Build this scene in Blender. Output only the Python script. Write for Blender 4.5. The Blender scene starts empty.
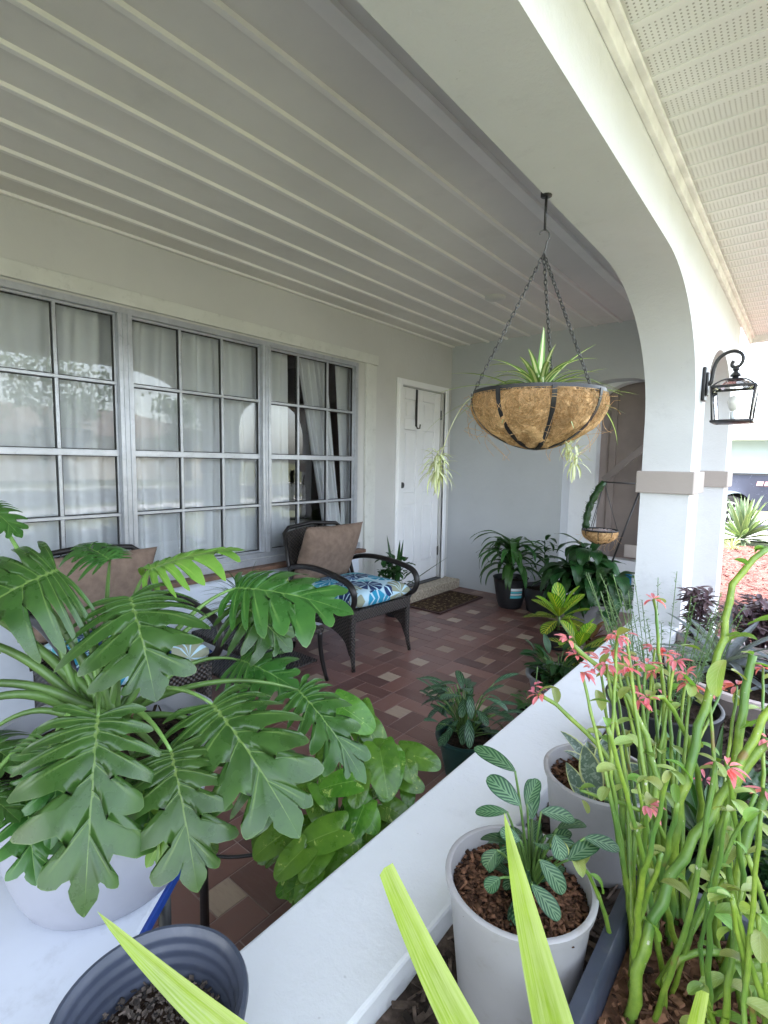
import bpy, math, random
from mathutils import Vector, Matrix, Quaternion, noise
random.seed(7)
R = math.radians
sc = bpy.context.scene
COL = sc.collection

# ------------------------------------------------------------------ camera
H = 1.326
FPX = 513.3
yaw, pit, roll = R(39.457), R(-5.518), R(0.939)
cy_, sy_, cp_, sp_ = math.cos(yaw), math.sin(yaw), math.cos(pit), math.sin(pit)
Fw = Vector((-sy_ * cp_, cy_ * cp_, sp_))
_r0 = Vector((cy_, sy_, 0)); _u0 = _r0.cross(Fw)
Rt = math.cos(roll) * _r0 + math.sin(roll) * _u0
Up = -math.sin(roll) * _r0 + math.cos(roll) * _u0
cam_d = bpy.data.cameras.new('camera'); cam = bpy.data.objects.new('camera', cam_d); COL.objects.link(cam)
cam_d.sensor_fit = 'VERTICAL'; cam_d.sensor_height = 36; cam_d.sensor_width = 27; cam_d.lens = FPX / 1024 * 36
cam_d.clip_start = 0.02; cam_d.clip_end = 600
cam.matrix_world = Matrix(((Rt.x, Up.x, -Fw.x, 0), (Rt.y, Up.y, -Fw.y, 0), (Rt.z, Up.z, -Fw.z, H), (0, 0, 0, 1)))
sc.camera = cam
EYE = Vector((0, 0, H))

# ------------------------------------------------------------------ light
world = bpy.data.worlds.new('World'); sc.world = world; world.use_nodes = True
wn = world.node_tree; wn.nodes.clear()
sky = wn.nodes.new('ShaderNodeTexSky'); sky.sky_type = 'NISHITA'; sky.sun_disc = False
SUN_EL, SUN_AZ = R(58), R(250)          # azimuth of the sun, clockwise from +y
sky.sun_elevation = SUN_EL; sky.sun_rotation = SUN_AZ
sky.air_density = 1.0; sky.dust_density = 3.0; sky.ozone_density = 1.0
bg = wn.nodes.new('ShaderNodeBackground'); bg.inputs[1].default_value = 0.15
wo = wn.nodes.new('ShaderNodeOutputWorld')
hs = wn.nodes.new('ShaderNodeHueSaturation'); hs.inputs['Saturation'].default_value = 0.5
wn.links.new(sky.outputs[0], hs.inputs['Color']); wn.links.new(hs.outputs[0], bg.inputs[0]); wn.links.new(bg.outputs[0], wo.inputs[0])
sd = bpy.data.lights.new('sun', 'SUN'); sun = bpy.data.objects.new('sun', sd); COL.objects.link(sun)
sd.energy = 1.3; sd.angle = R(12); sd.color = (1, 0.96, 0.9)
sdir = Vector((math.sin(SUN_AZ) * math.cos(SUN_EL), math.cos(SUN_AZ) * math.cos(SUN_EL), math.sin(SUN_EL)))
sun.rotation_euler = sdir.to_track_quat('Z', 'Y').to_euler()
sc.view_settings.view_transform = 'Standard'; sc.view_settings.look = 'None'
sc.view_settings.exposure = 3.4; sc.view_settings.gamma = 1
sc.cycles.max_bounces = 8; sc.cycles.diffuse_bounces = 5; sc.cycles.transparent_max_bounces = 16
sc.cycles.sample_clamp_indirect = 6

# ------------------------------------------------------------------ pixel -> point helpers (every point gets its real distance)
def ray(px, py): return Fw + Rt * ((px - 384) / FPX) - Up * ((py - 512) / FPX)
def dep(px, py, d): return EYE + ray(px, py) * d
def onz(px, py, z):
    r = ray(px, py); return EYE + r * ((z - H) / r.z)

# ------------------------------------------------------------------ materials
class NT:
    def __init__(s, name):
        s.m = bpy.data.materials.new(name); s.m.use_nodes = True; s.t = s.m.node_tree; s.t.nodes.clear()
        s.out = s.t.nodes.new('ShaderNodeOutputMaterial')
    def n(s, ty, **kw):
        x = s.t.nodes.new(ty)
        for k, v in kw.items(): setattr(x, k, v)
        return x
    def put(s, sock, v):
        if isinstance(v, bpy.types.NodeSocket): s.t.links.new(v, sock)
        elif isinstance(v, (tuple, list)) and len(v) == 3 and sock.type == 'RGBA': sock.default_value = (*v, 1)
        else: sock.default_value = v
    def M(s, op, a, b=0.0, c=None):
        x = s.n('ShaderNodeMath', operation=op); s.put(x.inputs[0], a); s.put(x.inputs[1], b)
        if c is not None: s.put(x.inputs[2], c)
        return x.outputs[0]
    def ss(s, v, lo, hi):                   # smoothstep
        x = s.n('ShaderNodeMapRange', interpolation_type='SMOOTHSTEP'); s.put(x.inputs[0], v)
        x.inputs[1].default_value = lo; x.inputs[2].default_value = hi
        return x.outputs[0]
    def mix(s, f, a, b, mode='MIX'):
        x = s.n('ShaderNodeMix', data_type='RGBA', blend_type=mode); s.put(x.inputs[0], f); s.put(x.inputs[6], a); s.put(x.inputs[7], b)
        return x.outputs[2]
    def obj(s):
        return s.n('ShaderNodeTexCoord').outputs['Object']
    def noise(s, scale, detail=4, rough=0.55, vec=None, dist=0.0):
        x = s.n('ShaderNodeTexNoise'); x.inputs['Scale'].default_value = scale; x.inputs['Detail'].default_value = detail
        x.inputs['Roughness'].default_value = rough; x.inputs['Distortion'].default_value = dist
        s.t.links.new(vec if vec is not None else s.obj(), x.inputs['Vector'])
        return x.outputs['Fac']
    def attr(s, name): return s.n('ShaderNodeAttribute', attribute_name=name).outputs['Fac']
    def uv(s):
        u = s.n('ShaderNodeUVMap'); sp = s.n('ShaderNodeSeparateXYZ'); s.t.links.new(u.outputs[0], sp.inputs[0])
        return sp.outputs[0], sp.outputs[1]
    def bump(s, h, strength=0.3, dist=0.01):
        b = s.n('ShaderNodeBump'); b.inputs['Strength'].default_value = strength; b.inputs['Distance'].default_value = dist
        s.t.links.new(h, b.inputs['Height']); return b.outputs[0]
    def bsdf(s, col, rough=0.5, normal=None, metal=0.0, spec=0.5, **kw):
        b = s.n('ShaderNodeBsdfPrincipled'); s.put(b.inputs['Base Color'], col); s.put(b.inputs['Roughness'], rough)
        s.put(b.inputs['Metallic'], metal); s.put(b.inputs['Specular IOR Level'], spec)
        if normal is not None: s.t.links.new(normal, b.inputs['Normal'])
        for k, v in kw.items(): s.put(b.inputs[k], v)
        return b.outputs[0]
    def done(s, sh): s.t.links.new(sh, s.out.inputs[0]); return s.m

def simple(name, col, rough=0.5, var=0.12, nscale=8, bscale=60, bstr=0.15, bdist=0.003, metal=0, spec=0.5, dirt=0.0, rnd=0.0, dirtcol=None):
    t = NT(name)
    n1 = t.noise(nscale, 5)
    c = t.mix(t.ss(n1, 0.3, 0.7), tuple(x * (1 - var) for x in col), tuple(min(1, x * (1 + var)) for x in col))
    if dirt:
        c = t.mix(t.M('MULTIPLY', t.ss(t.noise(nscale * 2.7, 6, 0.7), 0.52, 0.75), dirt), c, dirtcol or tuple(x * 0.45 for x in col))
    if rnd:
        v = t.M('MULTIPLY_ADD', t.attr('rnd'), 2 * rnd, 1 - rnd)
        hv = t.n('ShaderNodeHueSaturation'); t.put(hv.inputs['Value'], v); t.put(hv.inputs['Color'], c); c = hv.outputs[0]
    rr = t.M('MULTIPLY_ADD', t.noise(nscale * 3, 3), 0.2, rough - 0.1)
    nb = t.bump(t.noise(bscale, 4, 0.6), bstr, bdist) if bstr else None
    return t.done(t.bsdf(c, rr, nb, metal, spec))

def stucco(name, col, dirt=0.15):
    t = NT(name)
    o = t.obj()
    big = t.noise(1.3, 4); fine = t.noise(90, 5, 0.65); mid = t.noise(22, 4, 0.6)
    c = t.mix(t.ss(big, 0.3, 0.7), tuple(x * 0.95 for x in col), tuple(min(1, x * 1.03) for x in col))
    c = t.mix(t.M('MULTIPLY', t.ss(t.noise(5, 8, 0.75), 0.54, 0.78), dirt * 1.4), c, tuple(x * 0.72 for x in col))
    c = t.mix(t.M('MULTIPLY', t.ss(t.noise(60, 2, 0.5), 0.75, 0.79), .3), c, tuple(x * 0.45 for x in col))
    h = t.M('ADD', t.M('MULTIPLY', fine, 0.5), mid)
    return t.done(t.bsdf(c, 0.75, t.bump(h, 0.4, 0.006)))

def leafmat(name, base, vein, kind='plain', nl=7, rough=0.38, trans=0.22, base2=None, nside=9, slant=2.5, extra=None):
    t = NT(name); u, v = t.uv(); av = t.M('ABSOLUTE', v)
    nz = t.noise(14, 5, 0.6)
    b2 = base2 or tuple(x * 1.5 for x in base)
    c = t.mix(t.ss(nz, 0.3, 0.72), base, b2)
    mid = t.ss(av, 0.035, 0.012)
    if kind == 'lobed':
        ph = t.M('ABSOLUTE', t.M('SUBTRACT', t.M('FRACT', u), 0.5))
        lv = t.M('MULTIPLY', t.ss(ph, 0.05, 0.015), t.ss(av, 0.92, 0.35))
        # fine secondary creases inside lobes
        c = t.mix(t.M('MULTIPLY', t.ss(ph, 0.32, 0.06), 0.25), c, b2)
        vv = t.M('MAXIMUM', t.M('MULTIPLY', lv, 0.6), t.M('MULTIPLY', t.ss(av, 0.04, 0.015), .8))
        c = t.mix(vv, c, vein)
        c = t.mix(t.M('MULTIPLY', t.ss(av, 0.975, 1.0), 0.45), c, vein)
        c = t.mix(t.M('MULTIPLY', t.ss(t.noise(5, 5, .7), .45, .75), .35), c, tuple(x * 1.9 for x in base))
        blemish = t.M('MULTIPLY', t.ss(t.noise(9, 3, 0.5), 0.70, 0.78), 0.7)
        c = t.mix(blemish, c, (0.30, 0.27, 0.07))
        hgt = t.M('SUBTRACT', t.M('MULTIPLY', nz, 0.2), vv)
    elif kind == 'cala':
        w = t.M('FRACT', t.M('SUBTRACT', t.M('MULTIPLY', u, nside), t.M('MULTIPLY', av, slant)))
        st = t.M('MULTIPLY', t.ss(t.M('ABSOLUTE', t.M('SUBTRACT', w, 0.5)), 0.27, 0.17), t.ss(av, 0.93, 0.78))
        c = t.mix(st, c, vein); c = t.mix(t.ss(av, 0.09, 0.03), c, vein); hgt = st
    elif kind == 'croton':
        w = t.M('FRACT', t.M('SUBTRACT', t.M('MULTIPLY', u, nside), t.M('MULTIPLY', av, slant)))
        st = t.M('MULTIPLY', t.ss(t.M('ABSOLUTE', t.M('SUBTRACT', w, 0.5)), 0.2, 0.07), t.ss(av, 0.97, 0.8))
        c = t.mix(t.ss(t.M('ADD', t.attr('rnd'), t.M('MULTIPLY', nz, 0.4)), 0.6, 0.85), c, extra or (0.3, 0.42, 0.04))
        c = t.mix(st, c, vein); c = t.mix(t.ss(av, 0.12, 0.04), c, vein); hgt = t.M('MULTIPLY', st, -1.0)
    elif kind == 'pothos':
        sv = t.M('FRACT', t.M('SUBTRACT', t.M('MULTIPLY', u, 7), t.M('MULTIPLY', av, 2.2)))
        st = t.ss(t.M('ABSOLUTE', t.M('SUBTRACT', sv, 0.5)), 0.5, 0.0)
        var = t.ss(t.noise(26, 5, 0.7, dist=1.5), 0.60, 0.68)
        c = t.mix(t.M('MULTIPLY', st, 0.2), c, b2)
        c = t.mix(t.M('MULTIPLY', var, 0.75), c, extra or (0.42, 0.52, 0.14)); c = t.mix(t.M('MULTIPLY', mid, 0.6), c, vein); hgt = t.M('MULTIPLY', st, .4)
    elif kind == 'striped':
        c = t.mix(t.ss(t.M('ADD', av, t.M('MULTIPLY', nz, 0.25)), 0.42, 0.62), vein, c); hgt = nz
    elif kind == 'edged':
        band = t.ss(t.noise(60, 3, 0.6, dist=2.0), 0.5, 0.62)
        c = t.mix(t.M('MULTIPLY', band, 0.55), c, extra or (0.2, 0.26, 0.22))
        c = t.mix(t.ss(av, 0.78, 0.9), c, vein); hgt = band
    elif kind == 'strap':
        lng = t.n('ShaderNodeCombineXYZ'); t.put(lng.inputs[0], t.M('MULTIPLY', u, 5.0)); t.put(lng.inputs[1], t.M('MULTIPLY', v, 7.0))
        w = t.noise(1.0, 5, .6, lng.outputs[0]); c = t.mix(t.ss(w, .35, .7), c, vein); c = t.mix(t.M('MULTIPLY', t.ss(v, 0.25, 0.9), .6), c, tuple(x * 1.25 for x in vein)); hgt = w
    elif kind == 'long':
        w = t.ss(t.M('ABSOLUTE', t.M('SUBTRACT', t.M('FRACT', t.M('MULTIPLY', av, 5)), 0.5)), 0.5, 0.1)
        c = t.mix(t.M('MULTIPLY', w, 0.25), c, vein); hgt = w
        c = t.mix(t.M('MULTIPLY', t.ss(av, 0.93, 1.0), 0.6), c, vein)
    else:
        w = t.M('FRACT', t.M('SUBTRACT', t.M('MULTIPLY', u, nside), t.M('MULTIPLY', av, slant)))
        st = t.ss(t.M('ABSOLUTE', t.M('SUBTRACT', w, 0.5)), 0.14, 0.04)
        c = t.mix(t.M('MULTIPLY', st, 0.3), c, vein); c = t.mix(t.M('MULTIPLY', mid, 0.8), c, vein); hgt = st
    hv = t.n('ShaderNodeHueSaturation'); t.put(hv.inputs['Hue'], t.M('MULTIPLY_ADD', t.attr('rnd'), 0.03, 0.485))
    t.put(hv.inputs['Value'], t.M('MULTIPLY_ADD', t.attr('rnd'), 0.55, 0.72)); t.put(hv.inputs['Color'], c); c = hv.outputs[0]
    nb = t.bump(hgt, 0.35, 0.0015)
    b = t.bsdf(c, t.M('MULTIPLY_ADD', nz, 0.2, rough - 0.08), nb, 0, 0.5)
    tl = t.n('ShaderNodeBsdfTranslucent'); t.put(tl.inputs[0], t.mix(1.0, c, (1.5, 1.6, 0.6), 'MULTIPLY')); t.t.links.new(nb, tl.inputs['Normal'])
    mx = t.n('ShaderNodeMixShader'); mx.inputs[0].default_value = trans; t.t.links.new(b, mx.inputs[1]); t.t.links.new(tl.outputs[0], mx.inputs[2])
    return t.done(mx.outputs[0])

def glassmat(name, tint=(0.9, 0.93, 0.92), refl=1.45):
    t = NT(name)
    f = t.n('ShaderNodeFresnel'); f.inputs[0].default_value = refl
    tr = t.n('ShaderNodeBsdfTransparent'); tr.inputs[0].default_value = (*tint, 1)
    gl = t.n('ShaderNodeBsdfGlossy'); gl.inputs['Roughness'].default_value = 0.012
    t.t.links.new(t.bump(t.noise(2.5, 2), 0.04, 0.02), gl.inputs['Normal'])
    mx = t.n('ShaderNodeMixShader'); t.t.links.new(t.M('MULTIPLY', f.outputs[0], 2.3), mx.inputs[0]); t.t.links.new(tr.outputs[0], mx.inputs[1]); t.t.links.new(gl.outputs[0], mx.inputs[2])
    return t.done(mx.outputs[0])

# ------------------------------------------------------------------ mesh collector
class MB:
    def __init__(s): s.v = []; s.f = []; s.uv = []; s.rnd = []; s.cur = 0.5
    def add(s, verts, faces, uvs=None, rnd=None):
        o = len(s.v); s.v += [tuple(p) for p in verts]; r = s.cur if rnd is None else rnd
        s.rnd += [r] * len(verts); s.uv += (uvs if uvs is not None else [(0.0, 0.0)] * len(verts))
        s.f += [tuple(i + o for i in f) for f in faces]; return s
    def box(s, a, b, rot=None, org=None, rnd=None):
        (x0, y0, z0), (x1, y1, z1) = a, b
        vs = [Vector(p) for p in ((x0,y0,z0),(x1,y0,z0),(x1,y1,z0),(x0,y1,z0),(x0,y0,z1),(x1,y0,z1),(x1,y1,z1),(x0,y1,z1))]
        if rot is not None:
            c = org if org is not None else Vector((0, 0, 0)); vs = [rot @ (p - c) + c for p in vs]
        return s.add(vs, [(0,3,2,1),(4,5,6,7),(0,1,5,4),(1,2,6,5),(2,3,7,6),(3,0,4,7)], rnd=rnd)
    def tube(s, pts, rad, n=8, cap=True, flat=1.0, rnd=None):
        pts = [Vector(p) for p in pts]
        if not isinstance(rad, (list, tuple)): rad = [rad] * len(pts)
        vs = []; uvs = []; t0 = (pts[1] - pts[0]).normalized()
        nrm = t0.orthogonal().normalized()
        for i, p in enumerate(pts):
            t = (pts[min(i + 1, len(pts) - 1)] - pts[max(i - 1, 0)]).normalized()
            nrm = (nrm - t * nrm.dot(t))
            nrm = nrm.normalized() if nrm.length > 1e-6 else t.orthogonal().normalized()
            b = t.cross(nrm)
            for k in range(n):
                a = 2 * math.pi * k / n
                vs.append(p + rad[i] * (math.cos(a) * nrm + math.sin(a) * b * flat)); uvs.append((i / max(1, len(pts) - 1), k / n))
        fs = [(i * n + k, i * n + (k + 1) % n, (i + 1) * n + (k + 1) % n, (i + 1) * n + k) for i in range(len(pts) - 1) for k in range(n)]
        if cap:
            fs.append(tuple(range(n - 1, -1, -1))); fs.append(tuple((len(pts) - 1) * n + k for k in range(n)))
        return s.add(vs, fs, uvs, rnd)
    def lathe(s, prof, c=(0, 0, 0), n=40, sx=1, sy=1):
        c = Vector(c); vs = []; uvs = []
        for i, (r, z) in enumerate(prof):
            for k in range(n):
                a = 2 * math.pi * k / n; vs.append(c + Vector((r * sx * math.cos(a), r * sy * math.sin(a), z))); uvs.append((k / n, i / len(prof)))
        fs = [(i * n + k, i * n + (k + 1) % n, (i + 1) * n + (k + 1) % n, (i + 1) * n + k) for i in range(len(prof) - 1) for k in range(n)]
        return s.add(vs, fs, uvs)
    def ico(s, c, r, sub=1):
        import bmesh
        bm = bmesh.new(); bmesh.ops.create_icosphere(bm, subdivisions=sub, radius=1)
        rr = r if isinstance(r, (tuple, list)) else (r, r, r)
        s.add([Vector((v.co.x * rr[0], v.co.y * rr[1], v.co.z * rr[2])) + Vector(c) for v in bm.verts], [[v.index for v in f.verts] for f in bm.faces]); bm.free(); return s
    def build(s, name, m, parent=None, smooth=True, bevel=0.0, sub=0, solid=0.0, auto=None, local=False):
        me = bpy.data.meshes.new(name); me.from_pydata(s.v, [], s.f)
        ul = me.uv_layers.new(name='UVMap')
        li = [0] * len(me.loops); me.loops.foreach_get('vertex_index', li)
        flat = []
        for i in li: flat += s.uv[i]
        ul.data.foreach_set('uv', flat)
        a = me.attributes.new('rnd', 'FLOAT', 'POINT'); a.data.foreach_set('value', s.rnd)
        me.materials.append(m)
        if smooth: me.polygons.foreach_set('use_smooth', [True] * len(me.polygons))
        if auto is not None: me.set_sharp_from_angle(angle=R(auto))
        me.update()
        o = bpy.data.objects.new(name, me); COL.objects.link(o)
        if parent is not None:
            o.parent = parent
            if not local: o.location = -parent_world(parent)
        if solid:
            d = o.modifiers.new('s', 'SOLIDIFY'); d.thickness = solid; d.offset = 0
        if bevel:
            d = o.modifiers.new('b', 'BEVEL'); d.width = bevel; d.segments = 2; d.limit_method = 'ANGLE'; d.angle_limit = R(40)
        if sub:
            d = o.modifiers.new('u', 'SUBSURF'); d.levels = sub; d.render_levels = sub
        return o
def parent_world(p):
    """where a parent stands (parents of world-space parts are never rotated)"""
    w = Vector((0, 0, 0))
    while p is not None: w = w + Vector(p.location); p = p.parent
    return w
def tag(o, label=None, cat=None, group=None, kind=None):
    if label: o['label'] = label
    if cat: o['category'] = cat
    if group: o['group'] = group
    if kind: o['kind'] = kind
    return o
def empty(name, loc, label, cat, group=None, rz=0):
    o = bpy.data.objects.new(name, None); COL.objects.link(o); o.location = loc; o.rotation_euler = (0, 0, rz); o.empty_display_size = 0.1
    return tag(o, label, cat, group)
def lerp(a, b, t): return a + (b - a) * t
def bez(p0, p1, p2, n=10):
    return [(1 - t) ** 2 * Vector(p0) + 2 * t * (1 - t) * Vector(p1) + t * t * Vector(p2) for t in [i / n for i in range(n + 1)]]
def bez3(p0, p1, p2, p3, n=12):
    p0, p1, p2, p3 = map(Vector, (p0, p1, p2, p3))
    return [(1-t)**3*p0 + 3*t*(1-t)**2*p1 + 3*t*t*(1-t)*p2 + t**3*p3 for t in [i / n for i in range(n + 1)]]

# ------------------------------------------------------------------ leaves
def prof_lance(t): return max(0.0, math.sin(math.pi * t ** 0.8)) ** 0.85 * 0.5
def prof_ellip(t): return max(0.0, math.sin(math.pi * (0.02 + 0.98 * t))) ** 0.6 * 0.5
def prof_strap(t): return 0.5 * min(1, 0.55 + 1.8 * t) * (1 - t ** 2.5) ** 0.8
def prof_heart(t): return 0.56 * min(1, t / .14) ** .5 * (1 - t) ** 0.66 * (1 + 0.5 * t) if t < 1 else 0
def prof_obov(t): return 0.5 * max(0, math.sin(math.pi * t ** 1.25)) ** 0.7
def leaf(mb, base, dirv, nrm, L, W, prof=prof_lance, droop=0.0, cup=0.15, nt=10, ns=3, ang=0.35, a0=None, nl=0, dep_=0.0, wave=0.0, ripple=0.0, side_droop=0.0, rnd=None, twist=0.0):
    d = Vector(dirv).normalized(); n = Vector(nrm); n = (n - d * n.dot(d))
    n = n.normalized() if n.length > 1e-4 else d.orthogonal().normalized()
    s = d.cross(n).normalized()
    pos = Vector(base); vs = []; uvs = []; fs = []
    cols = 2 * ns + 1; seed = random.random() * 50
    for i in range(nt + 1):
        t = i / nt
        q = Quaternion(s, -droop * t * 1.0); dd = q @ d; nn = q @ n
        if twist:
            q2 = Quaternion(dd, twist * t); nn = q2 @ nn
        ss = dd.cross(nn)
        if i: pos = pos + dd * (L / nt)
        w = prof(t) * W
        a = ang if a0 is None else lerp(a0, ang, min(1, t ** 0.8))
        for j in range(-ns, ns + 1):
            sj = j / ns; m = abs(sj); sg = 1 if j > 0 else -1
            ww = w; x = 0
            if nl:
                sh = .04 * sg * math.sin(seed); ph = (t ** 0.82) * nl + .5 * 0 + sh; fl = math.floor(ph); fr = ph - fl
                c = abs(math.cos(math.pi * ph)) ** 3.0; jit = math.sin(7.3 * fl + seed * sg); j2 = math.sin(3.1 * fl + 2 * seed + sg)
                dd_ = dep_ * (1 + .16 * j2) * min(1, max(0, (0.86 - t) / .10)) * (0.55 + .45 * min(1, t / .12))
                ww = w * (1 - dd_ * c) * (1 + 0.20 * jit * (1 if t < .84 else 0)) * (1 - 1.1 * max(0, abs(fr - .45) - .08) ** 1.5 * (1 if t < .8 else 0))
                x = ripple * W * (math.cos(2 * math.pi * ph) * -1) * m * 0.5
            aj = a + (0.62 * m * m if nl else 0)
            off = ss * (sg * m * ww * math.cos(aj)) + dd * (m * ww * math.sin(aj))
            off += nn * (cup * ww * m + x - side_droop * ww * m * m)
            if wave: off += nn * wave * W * m * math.sin(t * 16 + seed + sg)
            vs.append(pos + off); uvs.append((t, sj))
    for i in range(nt):
        for j in range(cols - 1):
            k = i * cols + j; fs.append((k, k + 1, k + cols + 1, k + cols))
    mb.add(vs, fs, uvs, random.random() if rnd is None else rnd)
    return pos

def rosette(mb, c, n, L, W, el=(20, 80), prof=prof_strap, droop=(0.3, 1.0), cup=0.2, nt=10, ns=2, seed=0, az=(0, 360), wave=0, **kw):
    rr = random.Random(seed)
    for i in range(n):
        a = R(az[0] + (az[1] - az[0]) * ((i * 0.618 + rr.uniform(-.04, .04)) % 1)); e = R(lerp(el[1], el[0], (i / max(1, n - 1)) + rr.uniform(-.12, .12)))
        d = Vector((math.cos(a) * math.cos(e), math.sin(a) * math.cos(e), math.sin(e)))
        up = Vector((-math.cos(a) * math.sin(e), -math.sin(a) * math.sin(e), math.cos(e)))
        leaf(mb, Vector(c) + d * 0.01, d, up, L * rr.uniform(.75, 1.1), W * rr.uniform(.85, 1.1), prof, droop=lerp(droop[0], droop[1], rr.random()), cup=cup, nt=nt, ns=ns, rnd=rr.random(), wave=wave, **kw)

# ------------------------------------------------------------------ material instances
M = {}
M['wall'] = stucco('wall_paint', (0.56, 0.56, 0.55))
M['wall_end'] = stucco('end_wall_paint', (0.49, 0.515, 0.54))
M['white_stucco'] = stucco('white_stucco', (0.74, 0.76, 0.78), 0.32)
M['taupe'] = stucco('taupe_band_paint', (0.44, 0.39, 0.36), 0.1)
M['ceil'] = simple('ceiling_paint', (0.68, 0.67, 0.645), 0.5, 0.06, 1.3, 30, 0.15, 0.003, dirt=.12)
M['ceil_trim'] = simple('ceiling_batten_paint', (0.78, 0.775, 0.755), 0.45, 0.04, 5, 60, 0.1, 0.002)
M['trim'] = simple('trim_paint', (0.60, 0.61, 0.58), 0.45, 0.05, 6, 60, 0.15, 0.002, dirt=0.4)
M['door'] = simple('door_paint', (0.85, 0.86, 0.88), 0.4, 0.03, 3, 80, 0.05, 0.001)
M['alu'] = simple('window_aluminium', (0.46, 0.48, 0.52), 0.33, 0.08, 12, 90, 0.1, 0.001, metal=0.55, dirt=0.4)
M['dark_gap'] = simple('black_seal', (0.02, 0.02, 0.022), 0.6)
M['siding'] = simple('siding_paint', (0.62, 0.68, 0.76), 0.55, 0.04, 4)
M['wood'] = simple('brown_sill_wood', (0.16, 0.09, 0.06), 0.6, 0.2, 20)
M['glass'] = glassmat('window_glass')
M['lamp_glass'] = glassmat('lantern_glass', (0.97, 0.97, 0.97), 1.2)
M['iron'] = simple('black_iron', (0.018, 0.018, 0.02), 0.4, 0.2, 20, 120, 0.3, 0.001, spec=0.5)
M['iron2'] = simple('grey_steel', (0.10, 0.10, 0.10), 0.4, 0.2, 20, metal=0.6)
M['plastic_blk'] = simple('black_plastic', (0.02, 0.021, 0.024), 0.42, 0.1, 10)
M['pot_lav'] = simple('lavender_grey_plastic', (0.36, 0.37, 0.43), 0.45, 0.05, 5, 80, 0.08, 0.001, dirt=0.15)
M['pot_white'] = simple('white_pot_plastic', (0.41, 0.40, 0.41), 0.42, 0.06, 5, 90, 0.08, 0.001, dirt=0.7, dirtcol=(0.3, 0.26, 0.22))
M['pot_grey'] = simple('grey_pot_plastic', (0.26, 0.27, 0.29), 0.5, 0.08, 8, dirt=0.3)
M['pot_green'] = simple('dark_green_pot_plastic', (0.015, 0.05, 0.045), 0.35, 0.1, 8)
M['pot_stone'] = simple('pale_stone_bowl', (0.52, 0.44, 0.42), 0.7, 0.12, 10, 60, 0.3, 0.004, dirt=0.3)
M['tray'] = simple('charcoal_planter_plastic', (0.055, 0.065, 0.095), 0.4, 0.1, 12, 80, 0.1, 0.001, dirt=0.35, dirtcol=(0.14, 0.13, 0.12))
M['nursery'] = simple('blue_black_nursery_plastic', (0.055, 0.065, 0.095), 0.36, 0.15, 9, 60, 0.1, 0.001, dirt=0.35, dirtcol=(0.12, 0.13, 0.15))
M['table_white'] = simple('table_white_plastic', (0.66, 0.70, 0.78), 0.4, 0.04, 4, 60, 0.06, 0.001, dirt=0.35, dirtcol=(0.36, 0.37, 0.40))
M['table_blue'] = simple('table_blue_edge', (0.012, 0.05, 0.28), 0.35)
M['soil'] = simple('potting_soil', (0.035, 0.022, 0.015), 0.95, 0.5, 60, 150, 0.9, 0.01, rnd=0.9, spec=0.2)
M['chips'] = simple('bark_chips', (0.13, 0.065, 0.038), 0.9, 0.4, 50, 150, 0.5, 0.004, rnd=0.85, spec=0.2)
M['greychips'] = simple('weathered_mulch', (0.065, 0.048, 0.038), 0.95, 0.4, 50, 150, 0.5, 0.004, rnd=0.9, spec=0.2)
M['perlite'] = simple('perlite', (0.5, 0.47, 0.42), 0.9, 0.2, 50, rnd=0.4)
M['coir'] = None
M['tag_cyan'] = simple('cyan_label', (0.10, 0.55, 0.62), 0.4)
M['tag_white'] = simple('white_label', (0.75, 0.8, 0.82), 0.4)
M['tag_blue'] = simple('blue_tag', (0.05, 0.3, 0.65), 0.4)
M['stone_step'] = simple('speckled_step_stone', (0.42, 0.36, 0.28), 0.7, 0.35, 45, 80, 0.3, 0.003)
M['gate'] = simple('gate_taupe_paint', (0.23, 0.19, 0.175), 0.6, 0.08, 5)
M['curtain'] = None; M['gate_dark'] = simple('gate_paint_shaded', (0.17, 0.145, 0.135), 0.6, 0.08, 5)  # gate paint again, darkened for the brace to offset the light it faces

# ------------------------------------------------------------------ ground
FZ = -0.06; GZ = -0.13
XW, XI, XO = -3.1334, -0.805, -0.54         # window wall, arcade inner and outer faces
KT = 0.356                                   # knee wall top
YE = 4.95
t = NT('lawn'); g = t.mix(t.ss(t.noise(0.7, 6, 0.7), 0.35, 0.65), (0.11, 0.12, 0.055), (0.20, 0.19, 0.11)); g = t.mix(t.ss(t.noise(40, 4, 0.7), 0.45, 0.7), g, (0.05, 0.09, 0.02))
M['lawn'] = t.done(t.bsdf(g, 0.95, t.bump(t.noise(60, 4), 0.6, 0.02)))
mb = MB(); mb.add([(-250, -250, GZ - .02), (250, -250, GZ - .02), (250, 250, GZ - .02), (-250, 250, GZ - .02)], [(0, 1, 2, 3)])
tag(mb.build('ground', M['lawn'], smooth=False), kind='structure')
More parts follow.
